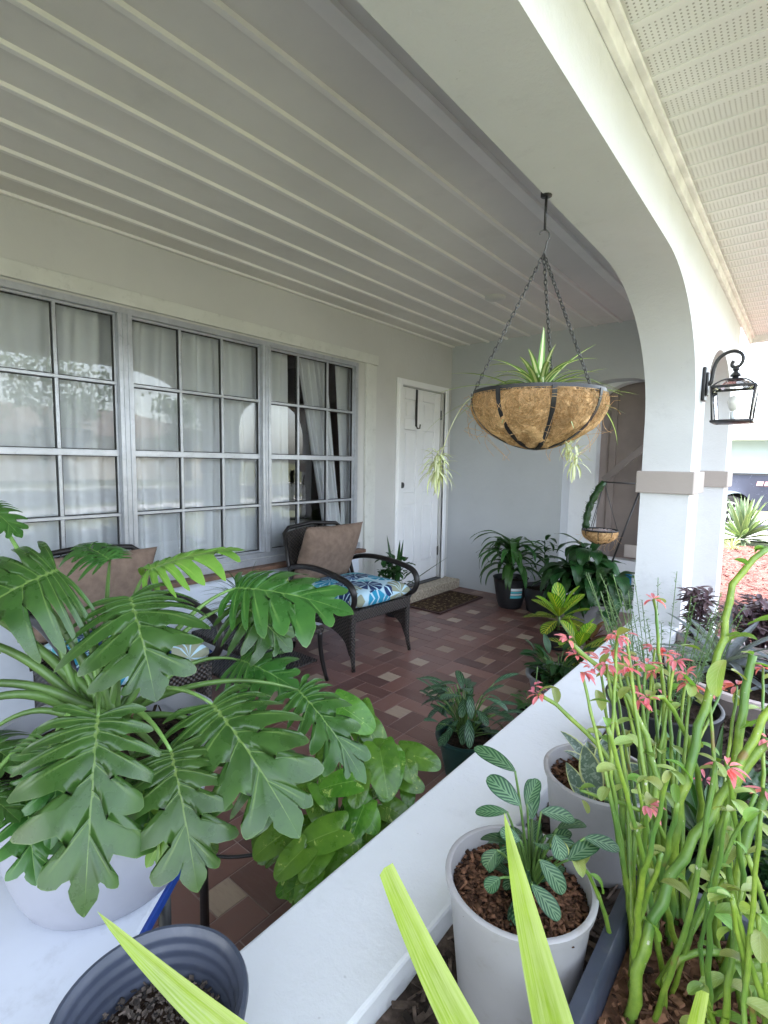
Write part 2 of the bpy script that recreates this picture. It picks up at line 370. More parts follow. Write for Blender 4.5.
# red mulch bed beyond the porch
M['redmulch'] = simple('red_mulch', (0.20, 0.075, 0.06), 0.95, 0.45, 30, 90, 0.9, 0.02, rnd=0.7)
mb = MB(); outl = [(-2.2, 5.4), (-0.3, 3.5), (1.6, 3.3), (2.6, 6.0), (2.4, 9.0), (1.2, 11.0), (-0.8, 11.8), (-2.2, 9.5)]
mb.add([(x, y, GZ + .004) for x, y in outl], [tuple(range(len(outl)))])
tag(mb.build('mulch_bed', M['redmulch'], smooth=False), kind='structure')
mb = MB(); rr = random.Random(3)
for i in range(6500):
    x = rr.uniform(-1.6, 2.2); y = rr.uniform(3.8, 11.0)
    a = rr.uniform(0, 6.3); l = rr.uniform(.015, .045); w = rr.uniform(.006, .014); z = GZ + rr.uniform(.005, .03)
    c, s = math.cos(a), math.sin(a); q = rr.uniform(-.012, .012)
    mb.add([(x - c*l - s*w, y - s*l + c*w, z - q), (x + c*l - s*w, y + s*l + c*w, z + q), (x + c*l + s*w, y + s*l - c*w, z + q + .004), (x - c*l + s*w, y - s*l - c*w, z - q + .004)], [(0, 1, 2, 3)], rnd=rr.random())
tag(mb.build('mulch_chips', M['redmulch'], smooth=False), kind='stuff', label='red bark mulch chips strewn over the bed beyond the pillar', cat='mulch')
# driveway and street
M['concrete'] = simple('driveway_concrete', (0.38, 0.37, 0.35), 0.85, 0.08, 1.5, 50, 0.3, 0.004, dirt=0.3)
M['asphalt'] = simple('asphalt', (0.055, 0.055, 0.058), 0.9, 0.2, 3, 120, 0.5, 0.006)
mb = MB(); mb.add([(-14, 12.6, GZ + .008), (3, 12.6, GZ + .008), (3, 19, GZ + .008), (-14, 19, GZ + .008)], [(0, 1, 2, 3)])
tag(mb.build('driveway', M['concrete'], smooth=False), kind='structure')
mb = MB(); mb.add([(11, -90, GZ + .004), (18, -90, GZ + .004), (18, 120, GZ + .004), (11, 120, GZ + .004)], [(0, 1, 2, 3)])
tag(mb.build('road', M['asphalt'], smooth=False), kind='structure')
for x0, x1 in ((8.2, 9.6), (19.5, 20.9)):
    mb = MB(); mb.add([(x0, -90, GZ + .008), (x1, -90, GZ + .008), (x1, 120, GZ + .008), (x0, 120, GZ + .008)], [(0, 1, 2, 3)])
    tag(mb.build('pavement', M['concrete'], smooth=False), kind='structure')

# porch floor: pinwheel tiles, module 1/3 m
t = NT('porch_tile')
rn = t.attr('rnd')
cr = t.n('ShaderNodeValToRGB'); cr.color_ramp.elements[0].position = 0; cr.color_ramp.elements[0].color = (0.088, 0.038, 0.033, 1)
cr.color_ramp.elements[1].position = 0.78; cr.color_ramp.elements[1].color = (0.235, 0.115, 0.092, 1)
cr.color_ramp.interpolation = 'LINEAR'; e = cr.color_ramp.elements.new(0.82); e.color = (0.24, 0.105, 0.065, 1); e = cr.color_ramp.elements.new(0.87); e.color = (0.29, 0.20, 0.145, 1); e = cr.color_ramp.elements.new(1.0); e.color = (0.44, 0.34, 0.26, 1)
t.t.links.new(rn, cr.inputs[0])
mp = t.n('ShaderNodeMapping'); mp.inputs['Scale'].default_value = (18, 90, 20); t.t.links.new(t.obj(), mp.inputs[0])
c = t.mix(t.M('MULTIPLY', t.ss(t.noise(1, 5, 0.7, mp.outputs[0]), 0.45, 0.75), 0.35), cr.outputs[0], (0.20, 0.12, 0.11))
c = t.mix(t.M('MULTIPLY', t.ss(t.noise(2.2, 4), 0.45, 0.7), 0.18), c, (0.24, 0.17, 0.16))
M['tile'] = t.done(t.bsdf(c, t.M('MULTIPLY_ADD', t.noise(6, 5), 0.3, 0.24), t.bump(t.noise(60, 4), 0.12, 0.002), 0, 0.6))
M['grout'] = simple('grout', (0.34, 0.26, 0.24), 0.9, 0.15, 10)
mb = MB(); mb.add([(XW - .1, -2.5, FZ - .002), (XI + .1, -2.5, FZ - .002), (XI + .1, 6.5, FZ - .002), (XW - .1, 6.5, FZ - .002)], [(0, 1, 2, 3)])
fl = tag(mb.build('porch_floor', M['grout'], smooth=False), kind='structure')
mb = MB(); U = 1 / 9; gp = .0028
rr = random.Random(11)
def brick(x0, y0, x1, y1, r):
    x0, x1 = max(x0, XW), min(x1, XI)
    if x1 - x0 < .01: return
    mb.box((x0 + gp, y0 + gp, FZ - .01), (x1 - gp, y1 - gp, FZ), rnd=r)
for i in range(-4, 4):
    for j in range(-14, 14):
        ox = -2.173 + i / 3 + (0.0 if True else 0); oy = 3.02 + (j - 6) / 3
        if ox > XI or ox + 1/3 < XW or oy > 6.4 or oy < -1.8: continue
        tone = rr.uniform(0, .25)
        for (a, b, c_, d_) in ((0, 0, 2, 1), (2, 0, 3, 2), (1, 2, 3, 3), (0, 1, 1, 3)):
            brick(ox + a * U, oy + b * U, ox + c_ * U, oy + d_ * U, min(.78, tone + rr.uniform(0, .55)))
        brick(ox + U, oy + U, ox + 2 * U, oy + 2 * U, rr.uniform(.84, 1))
o = mb.build('porch_tiles', M['tile'], smooth=False); tag(o, kind='structure')

# ------------------------------------------------------------------ window wall
WY0, WY1, WZ0, WZ1 = -1.0, 3.42, 0.60, 2.195
mb = MB()
T = XW - .14
mb.box((T, -3.0, FZ - .2), (XW, WY0, 2.75)); mb.box((T, WY0, WZ1), (XW, WY1, 2.75)); mb.box((T, WY0, FZ - .2), (XW, WY1, WZ0))
DY0, DY1, DZ0, DZ1 = 4.04, 4.80, 0.045, 2.085
mb.box((T, WY1, FZ - .2), (XW, DY0, 2.75)); mb.box((T, DY0, DZ1), (XW, DY1, 2.75)); mb.box((T, DY1, FZ - .2), (XW, 5.1, 2.75)); mb.box((T, DY0, FZ - .2), (XW, DY1, DZ0))
ww = mb.build('window_wall', M['wall'], smooth=False)
tag(ww, 'pale grey stucco house wall holding the wide grid window and the white door', 'wall')
mb = MB()
mb.box((XW + .001, WY0, 2.205), (XW + .03, 3.66, 2.290)); mb.box((XW + .001, 3.505, FZ), (XW + .026, 3.60, 2.203)); mb.box((XW + .001, 3.612, FZ), (XW + .014, 3.655, 2.203))
mb.build('window_trim', M['trim'], ww, smooth=False, bevel=.003)
mb = MB()
for k in range(6):
    z0 = FZ + .0 + k * .1
    x = XW + .004
    mb.add([(x, WY0, z0), (x + .016, WY0, z0), (x + .003, WY0, z0 + .098), (x, WY0, z0 + .098), (x, 3.44, z0), (x + .016, 3.44, z0), (x + .003, 3.44, z0 + .098), (x, 3.44, z0 + .098)],
           [(0, 1, 2, 3), (7, 6, 5, 4), (1, 5, 6, 2), (0, 4, 5, 1), (3, 2, 6, 7)])
mb.build('siding', M['siding'], ww, smooth=False)
# window
win = empty('window', (XW, 1.7, WZ0), 'wide aluminium grid window of three sashes with white curtains behind it', 'window')
mb = MB(); fx0, fx1 = XW - .07, XW + .004
def bar(y0, y1, z0, z1, a=fx0, b=fx1): mb.box((a, y0, z0), (b, y1, z1))
bar(WY0, WY1, WZ1 - .035, WZ1 - .001); bar(WY0, WY1, WZ0 + .001, WZ0 + .035); bar(WY1 - .035, WY1 - .001, WZ0 + .036, WZ1 - .036)
mull = [(0.36 - .09, 0.36 - .01), (1.36, 1.44), (2.375, 2.45)]
mull[0] = (0.20, 0.28)
for a, b in mull:
    bar(a, b, WZ0 + .036, WZ1 - .036, fx0, fx1 + .012); bar(a + .022, a + .03, WZ0 + .036, WZ1 - .036, fx1, fx1 + .02); bar(b - .03, b - .022, WZ0 + .036, WZ1 - .036, fx1, fx1 + .02)
mb.build('window_frame', M['alu'], win, smooth=False, bevel=.002)
sashes = [(0.28, 1.36, [0.66, 1.045]), (1.44, 2.375, [1.757, 2.062]), (2.45, 3.385, [2.745, 3.065]), (-.965, 0.20, [-.58, -.19])]
zr = [WZ0 + .036, 0.99, 1.355, 1.76, WZ1 - .036]
for y0, y1, ms in sashes:
    mb = MB(); sx0, sx1 = XW - .045, XW - .018
    for z, hw in ((zr[1], .009), (zr[2], .018), (zr[3], .009)):
        mb.box((sx0, y0, z - hw), (sx1, y1, z + hw))
    for y in ms:
        for k in range(4):
            hw0 = .018 if k == 2 else (.009 if k else 0); hw1 = .018 if k == 1 else (.009 if k < 3 else 0)
            mb.box((sx0, y - .009, zr[k] + hw0), (sx1 - .001, y + .009, zr[k + 1] - hw1))
    mb.box((sx0, y0, zr[4] - .014), (sx1 - .002, y1, zr[4])); mb.box((sx0, y0, zr[0]), (sx1 - .002, y1, zr[0] + .014))
    for ya, yb in ((y0, y0 + .012), (y1 - .012, y1)):
        mb.box((sx0 + .001, ya, zr[0] + .014), (sx1 - .004, yb, zr[4] - .014))
    sash = mb.build('sash', M['alu'], win, smooth=False, bevel=.002)
    mb = MB(); ys = [y0 + .013] + ms + [y1 - .013]
    for k in range(4):
        for q in range(len(ys) - 1):     # dark glazing seals round each light
            a, b = ys[q] + (.01 if q else 0), ys[q + 1] - (.01 if q < len(ys) - 2 else 0)
            c0, c1 = zr[k] + (.019 if k == 2 else .01), zr[k + 1] - (.019 if k == 1 else .01); w = .004; X0, X1 = XW - .044, XW - .028
            if k == 3: c1 = zr[4] - .015
            if k == 0: c0 = zr[0] + .015
            mb.box((X0, a, c0), (X1, a + w, c1)); mb.box((X0, b - w, c0), (X1, b, c1)); mb.box((X0, a + w, c1 - w), (X1, b - w, c1)); mb.box((X0, a + w, c0), (X1, b - w, c0 + w))
    mb.build('glazing_seal', M['dark_gap'], sash, smooth=False)
    mb = MB(); X = XW - .036
    mb.add([(X, y0, zr[0]), (X, y1, zr[0]), (X, y1, zr[4]), (X, y0, zr[4])], [(0, 1, 2, 3)])
    mb.build('pane', M['glass'], sash, smooth=False)
mb = MB(); mb.box((XW + .002, WY0, .515), (XW + .10, 3.44, .545)); mb.build('sill_ledge', M['wood'], win, smooth=False, bevel=.004)
mb = MB(); mb.box((XW + .004, WY0, .547), (XW + .03, 3.44, .598)); mb.build('sill', M['alu'], win, smooth=False, bevel=.004)

# curtains inside
t = NT('curtain_cloth'); c = t.mix(t.ss(t.noise(3, 4), .3, .7), (0.84, 0.84, 0.88), (0.9, 0.9, 0.93))
b = t.bsdf(c, .9, t.bump(t.noise(200, 2), .1, .001)); tl = t.n('ShaderNodeBsdfTranslucent'); t.put(tl.inputs[0], c); mx = t.n('ShaderNodeMixShader'); mx.inputs[0].default_value = .15
t.t.links.new(b, mx.inputs[1]); t.t.links.new(tl.outputs[0], mx.inputs[2]); M['curtain'] = t.done(mx.outputs[0])
def curtain(y0t, y1t, y0b, y1b, label, folds=9, tie=None, seed=1):
    rr = random.Random(seed); mb = MB(); ny, nz_ = folds * 8, 26; vs = []; fs = []
    ph = [rr.uniform(-.6, .6) for _ in range(folds + 2)]
    for k in range(nz_ + 1):
        z = lerp(.35, 2.35, k / nz_); f = k / nz_
        a = lerp(y0b, y0t, f); b = lerp(y1b, y1t, f)
        if tie:
            q = tie(f); a = lerp(y0t, y0b, q); b = lerp(y1t, y1b, q)
        for j in range(ny + 1):
            u = j / ny; y = lerp(a, b, u); fi = u * folds; p = ph[int(fi)] * (1 - fi % 1) + ph[int(fi) + 1] * (fi % 1)
            amp = .024 * (1 + .5 * math.sin(3 * p))
            vs.append((XW - .135 + amp * math.sin(2 * math.pi * fi + p * 1.5 + .5 * math.sin(f * 3 + p)) + .008 * math.sin(31 * u), y + .01 * math.sin(5 * f + 9 * u), z))
    for k in range(nz_):
        for j in range(ny):
            i = k * (ny + 1) + j; fs.append((i, i + 1, i + ny + 2, i + ny + 1))
    mb.add(vs, fs); o = mb.build('curtain', M['curtain']); return tag(o, label, 'curtain', 'white curtains behind the window')
curtain(-1.0, 1.42, -1.0, 1.42, 'white curtain hanging in folds behind the left sash', 16, seed=2)
curtain(1.40, 2.72, 1.36, 2.78, 'white curtain hanging closed behind the middle sash', 11, seed=5)
curtain(2.80, 3.12, 3.12, 3.36, 'white curtain swept aside by the dark opening in the right sash', 5, tie=lambda f: min(1, max(0, (1 - f) * 1.25)) ** 1.0, seed=8)
curtain(3.26, 3.7, 3.36, 3.7, 'narrow white curtain edge at the far end of the right sash', 4, seed=9)
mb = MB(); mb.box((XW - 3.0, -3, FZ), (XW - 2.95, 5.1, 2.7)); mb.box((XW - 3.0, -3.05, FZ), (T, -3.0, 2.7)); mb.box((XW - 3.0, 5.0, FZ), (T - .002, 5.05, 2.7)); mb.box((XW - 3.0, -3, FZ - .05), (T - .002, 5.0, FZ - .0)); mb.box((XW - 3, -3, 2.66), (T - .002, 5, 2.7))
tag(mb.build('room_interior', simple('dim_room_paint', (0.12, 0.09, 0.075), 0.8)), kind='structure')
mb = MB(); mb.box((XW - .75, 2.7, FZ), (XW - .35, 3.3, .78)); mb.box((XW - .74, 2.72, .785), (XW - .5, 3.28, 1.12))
tag(mb.build('sofa', simple('grey_sofa_cloth', (0.42, 0.40, 0.38), .9), bevel=.05), 'pale sofa back seen through the gap in the curtains', 'sofa')

# door
dr = empty('front_door', (XW, 4.42, DZ0), 'white panelled front door with a black wreath hanger', 'door')
mb = MB(); DX = XW - .035
def dbox(y0, y1, z0, z1, x0=DX - .04, x1=DX): mb.box((x0, y0, z0), (x1, y1, z1))
st = [(DY0 + .004, DY0 + .115), (4.365, 4.475), (DY1 - .115, DY1 - .004)]
rl = [(DZ0 + .004, .28), (.90, 1.02), (1.66, 1.77), (1.965, DZ1 - .004)]
for a, b in (st[0], st[2]): dbox(a, b, rl[0][0], rl[3][1])
dbox(*st[1], rl[0][1], rl[3][0])
for a, b in rl:
    dbox(st[0][1], st[1][0], a, b, DX - .04, DX - .0005); dbox(st[1][1], st[2][0], a, b, DX - .04, DX - .0005)
dbox(st[1][0], st[1][1], *rl[0], DX - .04, DX - .0006); dbox(st[1][0], st[1][1], *rl[3], DX - .04, DX - .0006)
mb.build('door_leaf', M['door'], dr, smooth=False, bevel=.006)
mb = MB()
for k in range(3):
    for a, b in ((st[0][1], st[1][0]), (st[1][1], st[2][0])):
        z0, z1 = rl[k][1], rl[k + 1][0]
        dbox(a + .001, b - .001, z0 + .001, z1 - .001, DX - .03, DX - .014); dbox(a + .03, b - .03, z0 + .03, z1 - .03, DX - .014, DX - .005)
mb.build('door_panel', M['door'], dr, smooth=False, bevel=.005)
mb = MB()
for (a, b, c0, c1, q) in ((3.965, 4.035, FZ + .1, 2.145, .022), (4.805, 4.875, FZ + .1, 2.145, .022), (4.035, 4.805, 2.09, 2.145, .0215), (3.985, 4.035, FZ + .1, 2.09, .03), (4.805, 4.845, FZ + .1, 2.09, .03)):
    mb.box((XW + .001, a, c0), (XW + q, b, c1))
mb.build('door_casing', M['door'], dr, smooth=False, bevel=.004)
mb = MB(); mb.box((DX - .02, DY0, DZ0 - .02), (XW + .03, DY1, DZ0 + .003)); mb.build('threshold', M['iron'], dr, smooth=False)
mb = MB(); mb.tube([(DX, 4.10, 1.10), (DX + .03, 4.10, 1.10)], .03, 20); mb.build('deadbolt', M['iron2'], dr)
mb = MB(); mb.tube([(DX, 4.06, 1.00), (DX + .012, 4.06, 1.00)], .012, 14); mb.build('keyhole_plate', M['iron2'], dr)
for z in (.35, 1.1, 1.85):
    mb = MB(); mb.tube([(DX + .01, DY1 - .002, z - .05), (DX + .01, DY1 - .002, z + .05)], .008, 8); mb.build('hinge', M['iron2'], dr)
wh = MB(); wh.box((DX + .002, 4.33, 1.70), (DX + .008, 4.36, 2.075)); wh.tube([(DX + .006, 4.345, 1.71), (DX + .02, 4.345, 1.68), (DX + .05, 4.345, 1.68), (DX + .055, 4.345, 1.72)], .007, 8)
tag(wh.build('wreath_hanger', M['iron'], bevel=.001), 'black metal wreath hanger hooked over the white front door', 'hook')
mb = MB(); mb.box((XW + .002, 4.0, FZ), (XW + .20, YE - .03, .04)); tag(mb.build('door_step', M['stone_step'], smooth=False, bevel=.008), 'speckled tan stone step under the white front door', 'step')

# ------------------------------------------------------------------ end wall with arched passage
def extr_wall(mb, xs, zlow, ztop, y0, y1, axis='x'):
    """wall with a curved lower edge: xs samples, zlow(x)"""
    for i in range(len(xs) - 1):
        a, b = xs[i], xs[i + 1]; za, zb = zlow(a), zlow(b)
        if axis == 'x': P = lambda u, w, z: (u, w, z)
        else: P = lambda u, w, z: (w, u, z)
        vs = [P(a, y0, za), P(b, y0, zb), P(b, y0, ztop), P(a, y0, ztop), P(a, y1, za), P(b, y1, zb), P(b, y1, ztop), P(a, y1, ztop)]
        f = [(0, 1, 2, 3), (5, 4, 7, 6), (4, 5, 1, 0), (3, 2, 6, 7)]
        if i == 0: f.append((0, 3, 7, 4))
        if i == len(xs) - 2: f.append((1, 5, 6, 2))
        mb.add(vs, f)
mb = MB(); AX0, AX1 = -1.84, -.93
mb.box((T, YE, FZ - .2), (AX0, YE + .2, 2.75)); mb.box((AX1, YE, FZ - .2), (XI - .001, YE + .2, 2.75))
ac = (AX0 + AX1) / 2; ah = (AX1 - AX0) / 2
extr_wall(mb, [ac - ah * math.cos(math.pi * i / 24) for i in range(25)], lambda x: 1.90 + .21 * math.sqrt(max(0, 1 - ((x - ac) / ah) ** 2)), 2.75, YE, YE + .2)
ew = mb.build('end_wall', M['wall_end'], smooth=False); tag(ew, 'blue grey stucco end wall of the porch with an arched passage', 'wall')
def ony(px, py, y):
    r = ray(px, py); return EYE + r * (y / r.y)
mb = MB(); BX0, BX1 = -1.60, -.86; bc, bh = (BX0 + BX1) / 2, (BX1 - BX0) / 2; Y1, Y2 = YE + .205, YE + .33
mb.box((AX0 - .3, Y1, GZ), (BX0, Y2, 2.6)); mb.box((BX0, Y1 + .002, GZ), (XI - .002, Y2, .44))
extr_wall(mb, [bc - bh * math.cos(math.pi * i / 24) for i in range(25)], lambda x: 1.90 + .21 * math.sqrt(max(0, 1 - ((x - bc) / bh) ** 2)), 2.6, Y1, Y2)
tag(mb.build('passage_wall', M['white_stucco'], smooth=False), 'white stucco inner wall round the taupe gate beyond the grey end wall', 'wall')
gt = empty('gate', (-1.3, Y2 + .05, .44), 'taupe board gate with a diagonal brace filling the small arch', 'gate')
mb = MB(); xs = [-1.66, -1.50, -1.22, -.95, -.83]
for i in range(4): mb.box((xs[i] + .004, Y2 + .03, .40), (xs[i + 1] - .004, Y2 + .06, 2.3))
mb.box((-1.66, Y2 + .065, .40), (-.83, Y2 + .08, 2.3)); mb.build('board', M['gate'], gt, smooth=False, bevel=.005)
mb = MB(); mb.box((-1.52, Y2 + .004, .42), (-1.46, Y2 + .028, 2.2)); mb.build('stile', M['gate'], gt, smooth=False, bevel=.005)
mb = MB(); a = ony(604, 480, YE - .004); b = ony(650, 443, YE - .004); d = (b - a).normalized(); n = Vector((-d.z, 0, d.x)) * .028
mb.add([a - n, b - n, b + n, a + n, a - n + Vector((0, -.03, 0)), b - n + Vector((0, -.03, 0)), b + n + Vector((0, -.03, 0)), a + n + Vector((0, -.03, 0))], [(0, 3, 2, 1), (4, 5, 6, 7), (0, 1, 5, 4), (1, 2, 6, 5), (2, 3, 7, 6), (3, 0, 4, 7)])
mb.build('brace', M['gate_dark'], gt, smooth=False, bevel=.003)
mb = MB(); a = ony(625, 546, Y1); mb.box((a.x, Y1 - .04, a.z - .10), (a.x + .16, Y1 - .001, a.z + .02)); mb.build('bracket', M['taupe'], gt, smooth=False, bevel=.01)

# ------------------------------------------------------------------ arcade: column, arches, end pier
mb = MB()
def zmain(y):
    yc = 3.5 - .95; 
    if y > yc: q = (y - yc) / .95; return 1.6 + .69 * math.sqrt(max(0, 1 - q ** 2))
    yc2 = -2.2 + .95
    if y < yc2: q = (yc2 - y) / .95; return 1.6 + .69 * math.sqrt(max(0, 1 - q ** 2))
    return 2.29
ys = [-2.2 + .95 - .95 * math.sin(math.pi / 2 * i / 14) for i in range(14, -1, -1)] + [-.6, 0, .6, 1.2, 1.9] + [2.55 + .95 * math.sin(math.pi / 2 * i / 22) for i in range(23)]
extr_wall(mb, ys, zmain, 2.75, XI, XO, 'y')
mb.box((XI, 3.5, GZ), (XO, 3.84, 2.75)); mb.box((XI, -2.6, GZ), (XO, -2.2, 2.75))
extr_wall(mb, [4.48 - .64 * math.cos(math.pi * i / 24) for i in range(25)], lambda y: 1.72 + .44 * math.sqrt(max(0, 1 - ((y - 4.48) / .64) ** 2)), 2.75, XI, XO, 'y')
mb.box((XI, 5.12, GZ), (XO, 5.42, 2.75))
import bmesh
arc = mb.build('arcade', M['white_stucco'], smooth=False)
bm = bmesh.new(); bm.from_mesh(arc.data); bmesh.ops.remove_doubles(bm, verts=bm.verts, dist=.0005)
bm.to_mesh(arc.data); bm.free(); arc.data.polygons.foreach_set('use_smooth', [True] * len(arc.data.polygons)); arc.data.set_sharp_from_angle(angle=R(25))
tag(arc, 'white stucco arcade with a broad arch, a square column and a small second arch', 'arcade')
for y0, y1 in ((3.5, 3.84), (5.12, 5.42)):
    mb = MB(); e = .025
    mb.box((XI - e, y0 - e, 1.165), (XO + e, y1 + e - .004, 1.30)); mb.build('column_band', M['taupe'], arc, smooth=False, bevel=.006)
mb = MB()
n = 40
for i in range(n):
    y0, y1 = lerp(-2.2, 3.498, i / n), lerp(-2.2, 3.498, (i + 1) / n)
mb.box((XI, -2.2, FZ - .1), (XO, 3.498, KT))
kw = mb.build('knee_wall', M['white_stucco'], smooth=False, bevel=.008); tag(kw, 'low white stucco wall between the porch and the planting bed', 'wall')

# ceiling
mb = MB(); mb.box((XW, -3, 2.606), (XI, YE, 2.70)); cl = mb.build('ceiling', M['ceil'], smooth=False); tag(cl, kind='structure')
mb = MB()
for x in [-3.118, -2.924, -2.695, -2.48, -2.245, -2.03, -1.815, -1.602, -1.385, -1.145]:
    w = .02; zb = 2.606
    y0, y1 = -3, YE
    w1 = .034 if x > -1.2 else .017
    mb.add([(x - w1, y0, zb), (x - w1 + .006, y0, zb - .013), (x + w1 - .006, y0, zb - .013), (x + w1, y0, zb), (x - w1, y1, zb), (x - w1 + .006, y1, zb - .013), (x + w1 - .006, y1, zb - .013), (x + w1, y1, zb)], [(0, 1, 5, 4), (1, 2, 6, 5), (2, 3, 7, 6), (0, 3, 2, 1)])
mb.build('ceiling_batten', M['ceil_trim'], cl, smooth=False)
mb = MB(); p = onz(495, 297, 2.606); mb.lathe([(0.0, 2.585), (.045, 2.585), (.075, 2.592), (.082, 2.606)], (p.x, p.y, 0), 28)
tag(mb.build('ceiling_fixture', M['trim']), 'small round white cover plate on the battened ceiling', 'ceiling light')
# unseen roof slab above everything, added to block the sun from the porch
mb = MB(); mb.box((-9, -6, 2.76), (.25, 6.25, 2.95)); tag(mb.build('roof', simple('sun_block_roof', (.16, .14, .13), .9), smooth=False), 'low grey roof above the porch and its overhanging eave, unseen, added to block the sun', 'roof')
mb = MB(); mb.box((-9, -6, FZ), (-6.2, 6.2, 2.75)); tag(mb.build('house_body', M['wall'], smooth=False), 'grey stucco body of the house behind the porch room', 'house')
# soffit: ribbed, perforated panels
t = NT('perforated_soffit'); sp = t.n('ShaderNodeSeparateXYZ'); t.t.links.new(t.obj(), sp.inputs[0])
fx = t.M('ABSOLUTE', t.M('SUBTRACT', t.M('FRACT', t.M('MULTIPLY', sp.outputs[0], 1 / .016)), .5)); fy = t.M('ABSOLUTE', t.M('SUBTRACT', t.M('FRACT', t.M('MULTIPLY', sp.outputs[1], 1 / .0130)), .5))
rr_ = t.M('SQRT', t.M('ADD', t.M('POWER', t.M('MULTIPLY', fx, 1.25), 2.0), t.M('POWER', fy, 2.0)))
hole = t.ss(rr_, .30, .16)
py_ = t.M('FRACT', t.M('MULTIPLY', sp.outputs[1], 1 / .13)); band = t.M('MULTIPLY', t.M('GREATER_THAN', py_, .25), t.M('LESS_THAN', py_, .95))
hole = t.M('MULTIPLY', hole, band)
c = t.mix(t.M('MULTIPLY', t.ss(t.noise(1.7, 6, .7), .4, .7), .5), (.84, .845, .85), (.76, .765, .76)); c = t.mix(hole, c, (.42, .41, .40))
M['soffit'] = t.done(t.bsdf(c, .5, t.bump(t.M('MULTIPLY', hole, -1.0), .4, .002)))
mb = MB(); SZ = 2.60
y = -3.9
while y < 6.2:
    vs = [(XO + .02, y, SZ), (XO + .02, y + .022, SZ), (XO + .02, y + .028, SZ + .012), (XO + .02, y + .13, SZ + .004), (XO + .02, y + .13, SZ)]
    vs += [(.2, b, c_) for _, b, c_ in vs]
    mb.add(vs, [(0, 5, 6, 1), (1, 6, 7, 2), (2, 7, 8, 3), (3, 8, 9, 4)]); y += .13
so = mb.build('soffit', M['soffit'], smooth=False); tag(so, 'white perforated vinyl soffit under the roof overhang', 'soffit')
mb = MB(); mb.box((XO + .001, -3.9, SZ - .075), (XO + .022, 6.22, SZ + .02)); mb.box((XO + .022, -3.9, SZ - .018), (XO + .045, 6.22, SZ - .001)); mb.build('frieze_board', simple('frieze_paint', (.86, .86, .86), .5), so, smooth=False, bevel=.003)
mb = MB(); mb.box((.2, -4, SZ - .06), (.23, 6.25, 2.78)); mb.box((XO, 6.22, SZ - .06), (.2, 6.25, 2.78)); mb.build('fascia', simple('fascia_paint', (.8, .79, .77), .5), so, smooth=False, bevel=.003)

# ------------------------------------------------------------------ lantern
lx, ly, lz = XO, 3.70, 1.86
ln = empty('wall_lantern', (lx, ly, lz - .2), 'black iron lantern with clear glass on a scrolled bracket, fixed to the white column', 'lantern')
L0 = Vector((lx + .165, ly, 0)); zt, zb = 1.80, 1.60
mb = MB(); mb.box((lx + .001, ly - .045, 1.73), (lx + .02, ly + .045, 1.93)); mb.box((lx + .02, ly - .03, 1.76), (lx + .032, ly + .03, 1.90)); mb.build('back_plate', M['iron'], ln, smooth=False, bevel=.006)
mb = MB(); pts = bez3((lx + .03, ly, 1.83), (lx + .06, ly, 1.82), (lx + .03, ly, 1.93), (lx + .08, ly, 1.985), 10)
pts += bez3((lx + .08, ly, 1.985), (lx + .15, ly, 2.05), (lx + .225, ly, 1.99), (lx + .185, ly, 1.93), 12)[1:] + bez3((lx + .185, ly, 1.93), (lx + .16, ly, 1.90), (lx + .125, ly, 1.93), (lx + .15, ly, 1.955), 8)[1:]
mb.tube(pts, [.011] * 12 + [.0095] * (len(pts) - 12), 10); mb.build('bracket', M['iron'], ln)
mb = MB(); mb.lathe([(0, 1.925), (.012, 1.92), (.018, 1.905), (.01, 1.893), (.022, 1.88), (.03, 1.868), (.014, 1.86), (.035, 1.848), (0.05, 1.842), (.0, 1.84)], (L0.x, L0.y, 0), 20)
mb.build('finial', M['iron'], ln, auto=40)
n = 4; rt, rb_ = .15, .115
mb = MB()
for k in range(n):
    a = 2 * math.pi * (k + .5) / n; b = 2 * math.pi * (k + 1.5) / n
    ca, cb = Vector((math.cos(a), math.sin(a), 0)), Vector((math.cos(b), math.sin(b), 0))
    mb.tube([L0 + ca * rt + Vector((0, 0, zt)), L0 + cb * rt + Vector((0, 0, zt))], .008, 6)
    mb.tube([L0 + ca * (rb_ + .02) + Vector((0, 0, zb)), L0 + cb * (rb_ + .02) + Vector((0, 0, zb))], .009, 6)
    mb.tube([L0 + ca * rt + Vector((0, 0, zt)), L0 + ca * (rb_ + .015) + Vector((0, 0, zb))], .0055, 6)
    mb.tube(bez(L0 + ca * rt + Vector((0, 0, zt)), L0 + ca * .085 + Vector((0, 0, 1.85)), L0 + ca * .03 + Vector((0, 0, 1.85)), 6), .0045, 6)
mb.lathe([(0, zb - .012), (.07, zb - .012), (.10, zb - .004), (.0, zb)], (L0.x, L0.y, 0), 24)
mb.build('cage', M['iron'], ln)
mb = MB(); mb.lathe([(rb_ * .80, zb + .004), (rt * .78, zt), (.07, zt + .03), (.028, 1.846)], (L0.x, L0.y, 0), 20); g_ = mb.build('glass_shade', M['lamp_glass'], ln, smooth=False)
mb = MB(); mb.tube([L0 + Vector((0, 0, zb)), L0 + Vector((0, 0, zb + .06))], .014, 12); mb.build('lamp_socket', M['tag_white'], ln)
mb = MB(); mb.lathe([(0, .06), (.014, .065), (.027, .095), (.03, .12), (.02, .145), (0, .155)], (L0.x, L0.y, zb), 16)
mb.build('bulb', simple('bulb_glass', (.7, .7, .66), .2), ln)


